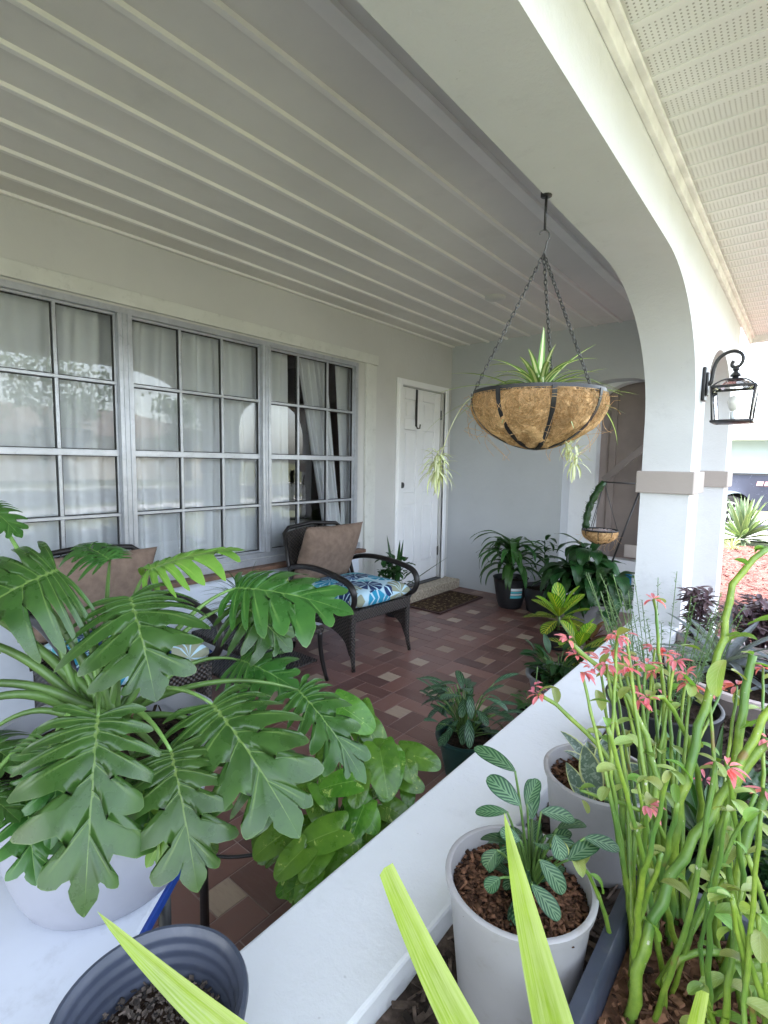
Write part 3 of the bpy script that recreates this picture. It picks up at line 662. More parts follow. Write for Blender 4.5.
# ================================================================== planting bed outside the knee wall
BZ = 0.30
mb = MB(); nx, ny = 26, 60
for i in range(nx + 1):
    for j in range(ny + 1):
        x = lerp(XO + .001, 1.15, i / nx); y = lerp(-1.6, 3.42, j / ny)
        mb.v.append((x, y, BZ + .012 * noise.noise(Vector((x * 7, y * 7, 0))) - .004)); mb.uv.append((0, 0)); mb.rnd.append(random.random())
for i in range(nx):
    for j in range(ny):
        k = i * (ny + 1) + j; mb.f.append((k, k + ny + 1, k + ny + 2, k + 1))
bedg = mb.build('bed_mulch', M['greychips']); tag(bedg, kind='structure')
mb = MB(); rr = random.Random(21)
def chips(mb, n, place, lmin, lmax, wmin, wmax, rr, tilt=.35):
    for _ in range(n):
        x, y, z = place(rr)
        a = rr.uniform(0, 6.3); l = rr.uniform(lmin, lmax); w = rr.uniform(wmin, wmax)
        q = Matrix.Rotation(a, 3, 'Z') @ Matrix.Rotation(rr.uniform(-tilt, tilt), 3, 'Y') @ Matrix.Rotation(rr.uniform(-.6, .6), 3, 'X')
        mb.box((x - l, y - w, z - w * .35), (x + l, y + w, z + w * .35), q, Vector((x, y, z)), rnd=rr.random())
def inbed(rr): return (rr.uniform(XO + .01, .35), rr.uniform(.35, 3.2), BZ + rr.uniform(.0, .02))
chips(mb, 3800, inbed, .008, .04, .002, .006, rr, .5)
tag(mb.build('bark_mulch', M['greychips'], smooth=False), 'dark weathered mulch between the pots outside the low wall', 'mulch', kind='stuff')
mb = MB(); mb.box((XO + .002, 3.42, GZ), (1.3, 3.50, BZ + .05)); mb.box((1.15, -1.6, GZ), (1.25, 3.418, BZ + .05))
tag(mb.build('bed_edging', M['pot_stone'], smooth=False, bevel=.01), 'pale concrete edging that holds in the planting bed', 'edging')

# ------------------------------------------------------------------ pots
def pot_mesh(c, r0, r1, h, rim=.012, th=.006, flare=0.0, ridges=0, lip=.02):
    """open pot: r0 bottom radius, r1 top radius"""
    P = [(0, 0.0), (r0 - .01, 0.0), (r0, .008)]
    for i in range(1, 9):
        t = i / 8; P.append((lerp(r0, r1, t ** (1 - flare)) , lerp(.008, h - lip, t)))
    P += [(r1 + rim, h - lip + .002), (r1 + rim + .002, h - .003), (r1 + rim * .6, h), (r1 - th + .002, h - .002), (r1 - th, h - .012)]
    if ridges:
        for i in range(ridges * 4): 
            P.append((r1 - th - .003 * (1 if i % 4 < 2 else 0) - .003 * i / (ridges * 4), h - .014 - i * .0055))
    P += [(lerp(r0, r1, .5) - th, h * .5), (r0 - th, .03)]
    mb = MB(); mb.lathe(P, c, 56); return mb
def soil_mesh(c, r, z, nchip=200, seed=0, cl=(.004, .018), sq=1.0, bmp=.006):
    mb = MB(); rr = random.Random(seed); n = 40; rings = 10; vs = [Vector((c[0], c[1], z + .006))]; fs = []
    for i in range(1, rings + 1):
        for k in range(n):
            a = 2 * math.pi * k / n; rad = r * i / rings
            p = Vector((c[0] + rad * math.cos(a), c[1] + rad * math.sin(a), z)); p.z += bmp * noise.noise(p * 40) + .012 * (1 - i / rings); vs.append(p)
    for k in range(n): fs.append((0, 1 + k, 1 + (k + 1) % n))
    for i in range(rings - 1):
        for k in range(n):
            a = 1 + i * n + k; b = 1 + i * n + (k + 1) % n; fs.append((a, a + n, b + n, b))
    mb.add(vs, fs)
    def pl(rr):
        a = rr.uniform(0, 6.28); q = r * .97 * math.sqrt(rr.random()); return (c[0] + q * math.cos(a), c[1] + q * math.sin(a), z + .008 + rr.uniform(0, .008))
    chips(mb, nchip, pl, cl[0], cl[1], .0015, .0045, rr, .4)
    return mb

# ================================================================== philodendron on the white table
TZ = 0.44
tb = empty('side_stand', (-1.15, .40, FZ), 'white topped table with a blue rim under the large split leaf plant', 'table')
ca, cb2 = onz(187, 853, TZ), onz(130, 955, TZ)
e1 = Vector((cb2.x - ca.x, cb2.y - ca.y, 0)).normalized(); e2 = Vector((e1.y, -e1.x, 0))
if e2.x > 0: e2 = -e2
def tbl(u0, u1, v0, v1, z0, z1, name, m, bev):
    mb = MB(); P = [ca + e1 * u + e2 * v for u, v in ((u0, v0), (u1, v0), (u1, v1), (u0, v1))]
    P = [Vector((p.x, p.y, 0)) for p in P]
    mb.add([p + Vector((0, 0, z0)) for p in P] + [p + Vector((0, 0, z1)) for p in P], [(0, 3, 2, 1), (4, 5, 6, 7), (0, 1, 5, 4), (1, 2, 6, 5), (2, 3, 7, 6), (3, 0, 4, 7)])
    return mb.build(name, m, tb, smooth=False, bevel=bev)
TL, TW = .46, .52
tbl(-.01, TL, .008, TW, TZ - .016, TZ, 'table_top', M['table_white'], .006)
tbl(-.018, TL + .008, .0, TW + .008, TZ - .03, TZ - .006, 'table_edge', M['table_blue'], .004)
for u, v in ((.03, .04), (TL - .04, .04), (.03, TW - .04), (TL - .04, TW - .04)):
    mb = MB(); p = ca + e1 * u + e2 * v; mb.tube([(p.x, p.y, FZ), (p.x, p.y, TZ - .03)], .014, 10); mb.build('leg', M['iron'], tb)
PC = Vector((-1.105, .425, TZ))
ph = empty('philodendron', PC, 'large philodendron with deeply split glossy leaves in a lavender grey pot on the white table', 'potted plant')
mb = pot_mesh((PC.x, PC.y, TZ), .155, .225, .31, .01, .006, .25, lip=.025)
pot = mb.build('pot', M['pot_lav'], ph, auto=60)
hp = dep(66, 893, 1.0); dv = Vector((hp.x - PC.x, hp.y - PC.y, 0)).normalized()
mb = MB(); ctr = PC + dv * .171 + Vector((0, 0, .055)); sd_ = Vector((-dv.y, dv.x, 0))
ring = [ctr + sd_ * (.03 * math.cos(a)) + Vector((0, 0, .012 * math.sin(a))) + dv * (-.006 + .0015) for a in [i * math.pi / 10 for i in range(20)]]
mb.add(ring, [tuple(range(20))]); ring2 = [p + dv * .004 for p in ring]
mb.build('drain_hole', M['dark_gap'], pot, smooth=False)
soil_mesh((PC.x, PC.y), .21, TZ + .255, 150, 4).build('soil', M['soil'], ph)
M['phil'] = leafmat('philodendron_leaf', (0.024, 0.076, 0.014), (0.17, 0.28, 0.075), 'lobed', nl=8, rough=.26, base2=(0.052, 0.135, 0.026))
M['phil_y'] = leafmat('philodendron_young_leaf', (0.11, 0.26, 0.03), (0.33, 0.48, 0.10), 'lobed', nl=8, rough=.36, base2=(0.19, 0.36, 0.06))
M['petiole'] = simple('petiole_green', (0.10, 0.19, 0.045), .4, .35, 12, rnd=.4)
M['sheath'] = simple('brown_sheath', (0.15, 0.07, 0.035), .8, .4, 20, rnd=.4)
def prof_phil(t):
    k = [(0, .36), (.1, .52), (.25, .60), (.45, .60), (.62, .50), (.76, .34), (.88, .19), (.95, .10), (1.0, .0)]
    for (a, b), (c, d) in zip(k, k[1:]):
        if t <= c: q = (t - a) / (c - a); q = q * q * (3 - 2 * q) * .5 + q * .5; return lerp(b, d, q)
    return 0
def leaf_chord(mb, base, tip, W, face=(0, 0, 1), droop=.5, **kw):
    base, tip = Vector(base), Vector(tip); ch = tip - base; L = ch.length; d = ch.normalized()
    n = Vector(face); n = (n - d * n.dot(d)).normalized(); s = d.cross(n).normalized()
    d0 = Quaternion(s, droop / 2) @ d; n0 = Quaternion(s, droop / 2) @ n
    return leaf(mb, base, d0, n0, L * (1 + droop ** 2 / 24), W, droop=droop, **kw)
LOBES_L = [((-.03, -.015), (-.225, -.05), .0), ((-.125, .045), (-.295, .11), .035), ((-.125, .14), (-.285, .235), .09), ((-.095, .225), (-.30, .405), .165), ((-.088, .37), (-.255, .56), .27), ((-.082, .565), (-.265, .765), .42), ((-.105, .775), (-.125, .895), .63), ((-.05, .86),)]
LOBES_R = [((.03, -.015), (.215, -.12), .0), ((.105, .0), (.285, -.015), .02), ((.15, .06), (.31, .10), .06), ((.135, .135), (.33, .225), .11), ((.105, .225), (.325, .37), .19), ((.10, .42), (.285, .60), .33), ((.10, .66), (.165, .845), .55), ((.062, .83),)]
def lobed_leaf(mb, base, tip, W, face, droop=.5, cup=.1, rnd=None, wave=.02, mirror=False):
    base, tip = Vector(base), Vector(tip); ch = tip - base; L = ch.length; d = ch.normalized()
    n = Vector(face); n = (n - d * n.dot(d)).normalized(); s_ = d.cross(n).normalized()
    q0 = Quaternion(s_, droop / 2); d0, n0 = q0 @ d, q0 @ n; L *= 1 + droop ** 2 / 24; ws = W / (.60 * L); sd = random.random() * 90
    NS = 60; mids = [base]; frames = []
    for i in range(NS + 1):
        q = Quaternion(s_, -droop * i / NS); frames.append((q @ d0, q @ n0))
        if i: mids.append(mids[-1] + frames[i][0] * (L / NS))
    def at3(x, y, lob=0.0):
        f = min(1, max(0, y)) * NS; i = min(NS - 1, int(f)); m = lerp(mids[i], mids[i + 1], f - i); dd, nn = frames[i]
        if y < 0: m = m + dd * y * L
        if y > 1: m = m + dd * (y - 1) * L
        X = x * L * ws
        z = cup * abs(X) - 1.1 * X * X / max(.02, W) + lob * L + wave * L * (math.sin(x * 17 + sd) * math.sin(y * 13 + sd * 2)) * min(1, abs(x) * 9)
        return m + s_ * X + nn * z
    for side, LB in ((-1, LOBES_L), (1, LOBES_R)):
        if mirror: LB = [tuple(((-a[0], a[1]) if isinstance(a, tuple) else a) for a in l) for l in (LOBES_R if side < 0 else LOBES_L)]
        j_ = lambda k, am: am * math.sin(sd * (k + 1.7) + k * 5.1 * (side + 3))
        rows = []       # (origin t, edge x, edge y, p)
        for k in range(7):
            S0, T_, v0 = LB[k]; S1 = LB[k + 1][0]
            S0 = (S0[0] * .88, S0[1]); S1 = (S1[0] * .88, S1[1]); T_ = (T_[0] * (1.06 + j_(k, .14)), T_[1] + j_(k + 9, .025)); v1 = LB[k + 1][2] if k < 6 else .74
            N = ((S0[0] + S1[0]) / 2, (S0[1] + S1[1]) / 2); ax = (T_[0] - N[0], T_[1] - N[1]); al = math.hypot(*ax) or 1; pr_ = (-ax[1] / al, ax[0] / al)
            if pr_[1] < 0: pr_ = (-pr_[0], -pr_[1])
            h = .5 * math.hypot(S1[0] - S0[0], S1[1] - S0[1]); h = max(.034, min(h, .088)) * (.76 + j_(k + 4, .10))
            bend = .10 * al
            rows.append((v0 - (.5 * (v0 - (LB[k - 1][2] if k else 0))), S0[0], S0[1], k + 0.0))
            seq = [(.22, .95, -1), (.42, .98, -1), (.62, .90, -1), (.80, .68, -1), (.93, .36, -1), (1.0, 0, 0), (.95, .36, 1), (.83, .68, 1), (.65, .88, 1), (.44, .92, 1), (.22, .90, 1)]
            for m_, (f, w, sg) in enumerate(seq):
                cx_, cy2 = N[0] + ax[0] * f, N[1] + ax[1] * f - bend * (1 - (2 * f - 1) ** 2) * .6
                wv = 1 + .10 * math.sin(m_ * 2.1 + sd + k)
                rows.append((v0 + sg * w * .012 + .006 * (m_ - 5) / 5, cx_ + pr_[0] * h * w * sg * wv, cy2 + pr_[1] * h * w * sg * wv, k + .04 + .92 * (m_ + 1) / 12))
        Sx, Sy = LB[7][0]; rows.append((.68, Sx, Sy, 7.0)); rows += [(.74, Sx * 1.15, Sy + .03, 7.1), (.80, Sx * 1.0, Sy + .07, 7.2), (.88, Sx * .5, .965, 7.35), (.95, Sx * .15, .992, 7.42), (1.0, 0, 1.0, 7.5)]
        last = 0; R_ = []
        for r_ in rows: last = max(last, r_[0]); R_.append((last, *r_[1:]))
        ns = 8; vs = []; uvs = []
        for (t0, ex, ey, p) in R_:
            ph = abs((p % 1) - .5); lb = .011 * math.cos(2 * math.pi * ph)
            for i in range(ns + 1):
                f = i / ns; f2 = f ** .9; x = ex * f2; y = lerp(t0, ey, f2) + .10 * abs(ex) * f * (f - 1) * .8
                vs.append(at3(x, y, -lb * f * (1 if p < 7 else 0))); uvs.append((p + .0, side * f))
        nr = len(R_); C_ = ns + 1
        fs = [(i * C_ + j, (i + 1) * C_ + j, (i + 1) * C_ + j + 1, i * C_ + j + 1) if side > 0 else (i * C_ + j, i * C_ + j + 1, (i + 1) * C_ + j + 1, (i + 1) * C_ + j) for i in range(nr - 1) for j in range(ns)]
        mb.add(vs, fs, uvs, rnd)
CR = PC + Vector((-.02, .01, .335))
phl, phy, pet, shb = MB(), MB(), MB(), MB()
def phil_leaf(b, t_, bd, td, Wpx, droop=.6, young=False, up=.55, dp=.66, side=0, pet_on=True, via=None, cup=.12, pr=.0028):
    B, T_ = dep(*b, bd), dep(*t_, td); W = Wpx * (bd + td) / 2 / FPX * 1.06
    toc = (EYE - (B + T_) / 2).normalized(); f = toc * (1 - up) + Vector((0, 0, 1)) * up + (Rt * side)
    lobed_leaf(phy if young else phl, B, T_, W, f, droop, cup + .08, random.random(), .010, random.random() < .5)
    if pet_on:
        v = Vector(via) if via is not None else lerp(CR, B, .5) + Vector((0, 0, .10))
        pts = bez(CR + Vector((random.uniform(-.03, .03), random.uniform(-.03, .03), -.03)), v, B, 14)
        pet.tube(pts, [lerp(.0095, pr, i / 14) for i in range(15)], 8, rnd=random.random())
L_ = phil_leaf
L_((57, 570), (-48, 628), 1.10, 1.0, 150, .5)
L_((130, 597), (156, 702), 1.12, 1.02, 122, .7)
L_((148, 570), (246, 550), 1.25, 1.38, 92, .5, young=True, up=.98)
L_((236, 588), (354, 614), 1.30, 1.22, 92, .5, up=.55)
L_((240, 603), (292, 652), 1.38, 1.36, 72, .5)
L_((240, 660), (300, 692), 1.36, 1.30, 74, .5)
L_((212, 704), (300, 838), 1.0, .88, 128, .7, up=.5)
L_((171, 751), (198, 893), .90, .80, 108, .8, up=.5)
L_((98, 716), (84, 918), .86, .74, 114, .6, up=.45)
L_((26, 800), (36, 886), .84, .78, 66, .7)
L_((188, 802), (146, 868), .87, .82, 52, .7, young=True)
L_((298, 690), (366, 784), 1.22, 1.12, 66, .7)
L_((-14, 505), (22, 538), 1.2, 1.18, 44, .5)
L_((-22, 742), (22, 768), 1.0, .95, 62, .6)
L_((-20, 792), (20, 822), .85, .8, 60, .6)
L_((52, 742), (28, 800), .90, .86, 62, .7)
L_((140, 780), (160, 860), .92, .86, 70, .7)
L_((250, 755), (300, 828), 1.16, 1.10, 70, .7)
L_((110, 560), (76, 545), 1.3, 1.38, 50, .5)
L_((60, 760), (50, 850), .86, .80, 60, .6)
for b, d in (((-25, 640), 1.05), ((-20, 685), 1.0), ((-15, 700), .98), ((20, 640), 1.15), ((-20, 610), 1.1), ((40, 600), 1.12)):
    B = dep(*b, d); pet.tube(bez(CR + Vector((random.uniform(-.03, .03), random.uniform(-.03, .03), -.03)), lerp(CR, B, .5) + Vector((0, 0, .06)), B, 12), [lerp(.012, .007, i / 12) for i in range(13)], 8, rnd=random.random())
for i, (px, py) in enumerate(((92, 608), (105, 625), (88, 640), (118, 650), (75, 655))):
    T_ = dep(px, py, 1.12); pet.tube(bez(CR + Vector((0, 0, -.02)), lerp(CR, T_, .5) + Vector((.01 * i, 0, .0)), T_, 8), [lerp(.012, .002, k / 8) for k in range(9)], 7, rnd=.9)
pet.tube([CR + Vector((0, 0, -.12)), CR + Vector((0, 0, -.02)), CR + Vector((-.005, 0, .02))], [.04, .045, .015], 12)
rr = random.Random(5)
for i in range(26):
    a = rr.uniform(0, 6.28); p = CR + Vector((.03 * math.cos(a), .03 * math.sin(a), rr.uniform(-.05, .02)))
    leaf(shb, p, (math.cos(a), math.sin(a), rr.uniform(-.3, 1)), (0, 0, 1), rr.uniform(.04, .10), .02, prof_lance, droop=rr.uniform(.3, 2), nt=6, ns=1)
pet.build('stalk', M['petiole'], ph); phl.build('foliage', M['phil'], ph); phy.build('young_foliage', M['phil_y'], ph); shb.build('sheath', M['sheath'], ph)

# ================================================================== pothos on an iron stand
PP = onz(335, 800, .32); PP = Vector((-1.06, 1.06, 0))
stn = empty('plant_stand', (PP.x, PP.y, FZ), 'thin black iron plant stand under the heart leaved plant by the low wall', 'plant stand')
mb = MB()
for z in (.10, -.0): mb.tube([(PP.x + .11 * math.cos(a), PP.y + .11 * math.sin(a), z) for a in [i * math.pi / 12 for i in range(25)]], .005, 6)
mb.build('ring', M['iron'], stn)
for a in (.3, 1.87, 3.44, 5.0):
    c_, s_ = math.cos(a), math.sin(a); mb = MB(); mb.tube([(PP.x + .15 * c_, PP.y + .15 * s_, FZ), (PP.x + .115 * c_, PP.y + .115 * s_, .0), (PP.x + .115 * c_, PP.y + .115 * s_, .12)], .006, 8); mb.build('leg', M['iron'], stn)
pt = empty('pothos', (PP.x, PP.y, .01), 'bushy green heart leaved plant with yellow flecks behind the low wall', 'potted plant')
pot_mesh((PP.x, PP.y, .012), .08, .105, .17).build('pot', M['pot_green'], pt, auto=60)
soil_mesh((PP.x, PP.y), .095, .16, 40, 2).build('soil', M['soil'], pt)
M['pothos'] = leafmat('pothos_leaf', (0.045, 0.13, 0.014), (0.22, 0.36, 0.08), 'pothos', rough=.26, base2=(0.11, 0.24, 0.025))
fo, st_ = MB(), MB(); rr = random.Random(17)
C0 = Vector((PP.x, PP.y, .18))
def heart(px, py, d, rpx, tipdir, up=.5, rnd=None):
    d = max(d, .875 / -ray(px, py).x); c = dep(px, py, d); r = rpx * .76 * d / FPX; toc = (EYE - c).normalized(); n = toc * (1 - up) + Vector((0, 0, 1)) * up
    dr_ = Rt * tipdir[0] - Up * tipdir[1]; dr_ = (dr_ - n * dr_.dot(n) / n.length_squared).normalized()
    b = c - dr_ * r * .95
    leaf(fo, b, dr_, n, r * 1.9, r * 1.68, prof_heart, droop=.5, nt=26, ns=5, a0=-1.15, ang=.3, cup=.18, side_droop=.15, wave=.012, rnd=rnd)
    st_.tube(bez(C0 + Vector((rr.uniform(-.04, .04), rr.uniform(-.04, .04), -.03)), lerp(C0, b, .6) + Vector((0, 0, .05)), b, 8), .0028, 6)
for a in ((357, 716, 1.58, 31, (.6, .5), .4, .95), (336, 783, 1.35, 26, (-1, .25), .5, .8), (384, 771, 1.42, 33, (.1, 1), .5, .5), (367, 815, 1.33, 26, (.4, .8), .4, .85), (424, 757, 1.5, 27, (1, .5), .6, .45), (318, 836, 1.3, 33, (-1, .6), .5, .35),
          (412, 782, 1.52, 20, (1, .6), .5, .4), (345, 868, 1.2, 30, (-.6, 1), .5, .8), (312, 862, 1.22, 26, (-.4, 1), .5, .3), (330, 895, 1.15, 24, (.2, 1), .5, .7), (289, 862, 1.25, 26, (-.6, 1), .5, .15), (270, 842, 1.32, 28, (-.8, 1), .5, .1),
          (352, 843, 1.26, 20, (.1, 1), .2, .5), (300, 790, 1.45, 24, (-.7, .6), .5, .3), (375, 735, 1.6, 24, (.4, .7), .4, .4), (330, 750, 1.5, 20, (-.6, .5), .5, .3), (398, 812, 1.4, 24, (1, .8), .5, .35), (385, 840, 1.3, 24, (.7, 1), .5, .4),
          (357, 790, 1.40, 22, (-.1, 1), .5, .2), (322, 812, 1.4, 26, (.2, 1), .5, .2), (305, 888, 1.2, 22, (-.3, 1), .5, .45), (272, 800, 1.4, 20, (-1, .4), .5, .3), (392, 750, 1.55, 20, (.5, .2), .6, .5)):
    heart(*a[:6], rnd=a[6])
    heart(a[0] + rr.uniform(-16, 6), a[1] + rr.uniform(4, 22), a[2] + .07, a[3] * rr.uniform(.7, .95), (rr.uniform(-1, .6), 1), .5, rnd=rr.uniform(.1, .8))
for i in range(44):
    a = rr.uniform(0, 6.28); e = rr.uniform(-.6, .9); ra = rr.uniform(.10, .2); c = C0 + Vector((ra * math.cos(a) * math.cos(e), ra * math.sin(a) * math.cos(e), ra * math.sin(e) + .0))
    if c.x > XI - .06: continue
    v_ = c - EYE; px_ = 384 + FPX * v_.dot(Rt) / v_.dot(Fw)
    if px_ > 385 and c.z > .1: continue
    if c.x > -.95 and c.z > .25: continue
    d = Vector((math.cos(a), math.sin(a), -.3)); leaf(fo, c, d, (math.cos(a) * .4, math.sin(a) * .4, 1), rr.uniform(.06, .09), rr.uniform(.05, .075), prof_heart, droop=.5, nt=18, ns=4, a0=-1.1, cup=.15, rnd=rr.uniform(0, .4))
fo.build('foliage', M['pothos'], pt); st_.build('stems', M['petiole'], pt)

# a dark leafy pole plant beside the table
bx_ = onz(205, 935, FZ)
tp = dep(205, 860, 1.12)
sk = empty('staked_vine', (bx_.x, bx_.y, FZ), 'thin dark stake with one small dark leaf beside the blue rimmed table', 'plant')
mb = MB(); mb.tube([(bx_.x, bx_.y, FZ), (bx_.x, bx_.y, .18), (bx_.x + .01, bx_.y - .01, .42)], [.014, .012, .008], 8); b2_ = dep(252, 878, 1.5); mb.tube(bez((bx_.x, bx_.y, .2), (bx_.x + .05, bx_.y + .03, .18), (bx_.x + .14, bx_.y + .10, .21), 6), .005, 6)
mb.build('stake', M['iron'], sk)
mb = MB(); leaf(mb, (bx_.x, bx_.y, .26), (.6, .2, -.8), (.5, -.5, .6), .07, .06, prof_heart, nt=12, ns=4, a0=-.6, rnd=.1); mb.build('leaf', M['pothos'], sk)

# ================================================================== plants on the porch floor
def plant(name, loc, label, cat='potted plant', group=None): return empty(name, loc, label, cat, group)
M['cala'] = leafmat('herringbone_leaf', (0.012, 0.055, 0.022), (0.11, 0.20, 0.10), 'cala', nside=6.5, slant=2.0, rough=.4, base2=(0.02, 0.085, 0.03))
M['cala_dark'] = leafmat('dark_herringbone_leaf', (0.008, 0.035, 0.016), (0.10, 0.20, 0.11), 'cala', nside=5.5, slant=1.8, rough=.35, base2=(0.014, 0.06, 0.022))
def long_leaves(mb, stm, c, n, L, W, rr, h=(.1, .3), spread=.15, el=(10, 60), prof=prof_ellip, droop=(.4, 1.0), az=(0, 6.28), up=None, cup=.12, base_r=.03, **kw):
    for i in range(n):
        a = rr.uniform(*az); hh = rr.uniform(*h); r = spread * rr.uniform(.3, 1)
        b = Vector(c) + Vector((r * math.cos(a), r * math.sin(a), hh)); e = R(rr.uniform(*el))
        d = Vector((math.cos(a) * math.cos(e), math.sin(a) * math.cos(e), math.sin(e)))
        if stm is not None: stm.tube(bez(Vector(c) + Vector((base_r * math.cos(a), base_r * math.sin(a), 0)), Vector(c) + Vector((r * .3 * math.cos(a), r * .3 * math.sin(a), hh * .7)), b, 6), .0028, 5)
        leaf(mb, b, d, (-d.x * .3, -d.y * .3, 1), L * rr.uniform(.75, 1.15), W * rr.uniform(.85, 1.15), prof, droop=rr.uniform(*droop), cup=cup, nt=12, ns=4, rnd=rr.random(), **kw)
rr = random.Random(31)
cx, cy = -1.09, 1.92
p = plant('calathea', (cx, cy, FZ), 'calathea with dark herringbone leaves in a dark green pot behind the low wall')
pot_mesh((cx, cy, FZ), .085, .12, .19).build('pot', M['pot_green'], p, auto=60); soil_mesh((cx, cy), .11, .11, 60, 3).build('soil', M['soil'], p)
a_, b_ = MB(), MB(); long_leaves(a_, b_, (cx, cy, .11), 58, .115, .042, rr, (.03, .25), .14, (-30, 60)); a_.build('foliage', M['cala_dark'], p); b_.build('stems', M['petiole'], p)

# croton pair
M['croton'] = leafmat('croton_leaf', (0.03, 0.085, 0.018), (0.55, 0.56, 0.06), 'croton', nside=8, slant=2.0, rough=.32, base2=(0.05, 0.13, 0.02), extra=(0.10, 0.26, 0.015))
M['darkleaf'] = leafmat('dark_green_leaf', (0.012, 0.05, 0.014), (0.05, 0.14, 0.04), 'plain', rough=.32, base2=(0.025, 0.09, 0.02))
M['midleaf'] = leafmat('green_strap_leaf', (0.022, 0.085, 0.018), (0.08, 0.18, 0.04), 'long', rough=.33, base2=(0.045, 0.14, 0.028))
M['brom'] = leafmat('reddish_bromeliad_leaf', (0.16, 0.045, 0.03), (0.30, 0.12, 0.06), 'plain', rough=.4, base2=(0.07, 0.07, 0.025))
def croton(cx, cy, z, n, L, W, label, seed, potr=.1, poth=.16, az=(0, 6.28), potm='plastic_blk'):
    rr = random.Random(seed); p = plant('croton', (cx, cy, FZ), label)
    pot_mesh((cx, cy, FZ), potr * .75, potr, poth).build('pot', M[potm], p, auto=60); soil_mesh((cx, cy), potr * .9, FZ + poth - .03, 40, seed).build('soil', M['soil'], p)
    mb = MB(); sm = MB(); sm.tube([(cx, cy, FZ + poth - .04), (cx, cy, z)], .008, 7)
    for i in range(n):
        a = i * 2.4 + rr.uniform(-.3, .3); f = i / n; e = R(lerp(-5, 80, f) + rr.uniform(-8, 8)); d = Vector((math.cos(a) * math.cos(e), math.sin(a) * math.cos(e), math.sin(e)))
        leaf(mb, (cx + d.x * .02, cy + d.y * .02, z - .05 + .06 * f), d, (-d.x, -d.y, 1.2), L * rr.uniform(.85, 1.1), W * rr.uniform(.85, 1.1), prof_obov, droop=rr.uniform(.2, .6), cup=.22, nt=14, ns=4, rnd=min(1, .25 + f * .8 + rr.uniform(-.2, .2)))
    mb.build('foliage', M['croton'], p); sm.build('stem', M['petiole'], p); return p
c1 = onz(558, 640, .0); croton(c1.x, c1.y, .20, 17, .25, .105, 'yellow veined croton standing nearest the leafy corner plants on the tiles', 4, .11, .16)
c2 = onz(592, 668, .12); croton(min(c2.x, -1.0), c2.y, .24, 14, .20, .085, 'smaller croton with yellow green leaves just behind the wall and the pink flowers', 9, .1, .2)
c3 = onz(560, 690, .05); c3.x = min(c3.x, -1.02)
p = plant('peperomia', (c3.x, c3.y, FZ), 'dark glossy leafy plant in a round grey pot against the low wall'); rr = random.Random(8)
pot_mesh((c3.x, c3.y, FZ), .12, .165, .20).build('pot', M['pot_grey'], p, auto=60); soil_mesh((c3.x, c3.y), .15, .11, 60, 5).build('soil', M['soil'], p)
a_, b_ = MB(), MB(); long_leaves(a_, b_, (c3.x, c3.y, .11), 60, .115, .045, rr, (.0, .16), .13, (0, 70), prof_lance); a_.build('foliage', M['darkleaf'], p); b_.build('stems', M['petiole'], p)
c4 = onz(533, 722, .0)
p = plant('seedling', (c4.x, c4.y, FZ), 'small green leafed seedling in a black pot in front of the grey pot'); rr = random.Random(18)
pot_mesh((c4.x, c4.y, FZ), .055, .075, .12).build('pot', M['plastic_blk'], p, auto=60); soil_mesh((c4.x, c4.y), .065, .04, 30, 5).build('soil', M['soil'], p)
a_, b_ = MB(), MB(); long_leaves(a_, b_, (c4.x, c4.y, .04), 16, .08, .035, rr, (.0, .1), .07, (0, 60), prof_ellip); b_.tube([(c4.x, c4.y, .04), (c4.x + .01, c4.y, .30)], .003, 6); a_.build('foliage', M['midleaf'], p); b_.build('stems', M['petiole'], p)
c5 = onz(590, 640, .10)
p = plant('bromeliad', (c5.x, c5.y, FZ), 'reddish brown bromeliad between the two crotons'); pot_mesh((c5.x, c5.y, FZ), .07, .1, .14).build('pot', M['pot_stone'], p, auto=60)
a_ = MB(); rosette(a_, (c5.x, c5.y, .09), 16, .26, .05, (5, 60), droop=(.6, 1.3), seed=12); a_.build('foliage', M['brom'], p)

# dracaena in a black pot with a cyan label
def drooper(mb, c, n, L, W, rr, h, el=(20, 80), droop=(1.2, 2.2), az=(0, 6.28), r=.01, wave=.03, prof=prof_strap):
    for i in range(n):
        a = rr.uniform(*az); e = R(rr.uniform(*el)); z = rr.uniform(*h); d = Vector((math.cos(a) * math.cos(e), math.sin(a) * math.cos(e), math.sin(e)))
        leaf(mb, Vector(c) + Vector((d.x * r, d.y * r, z)), d, (-d.x, -d.y, 1), L * rr.uniform(.7, 1.1), W * rr.uniform(.8, 1.15), prof, droop=rr.uniform(*droop), cup=.15, nt=14, ns=2, rnd=rr.random(), wave=wave)
dx, dy = -2.16, 4.58
p = plant('dracaena', (dx, dy, FZ), 'dracaena with drooping strap leaves in a black pot with a cyan label'); rr = random.Random(44)
po = pot_mesh((dx, dy, FZ), .105, .165, .30, .004, .006, .3, lip=.01).build('pot', M['plastic_blk'], p, auto=60); soil_mesh((dx, dy), .15, .19, 40, 5).build('soil', M['soil'], p)
tc = (Vector((0, 0, 0)) - Vector((dx, dy, 0))).normalized(); tc = Matrix.Rotation(.42, 3, 'Z') @ tc; ts = Vector((-tc.y, tc.x, 0))
def label_strip(z0, z1, m, w=.058):
    mb = MB(); n = 8; vs = []
    for z in (z0, z1):
        f = (z - FZ) / .29; rad = lerp(.105, .165, max(0.01, f) ** .7) + .0025
        for i in range(n + 1):
            a = lerp(-w, w, i / n) / rad; vs.append(Vector((dx, dy, z)) + (tc * math.cos(a) + ts * math.sin(a)) * rad)
    mb.add(vs, [(i, i + 1, i + n + 2, i + n + 1) for i in range(n)]); mb.build('label', m, po, smooth=False)
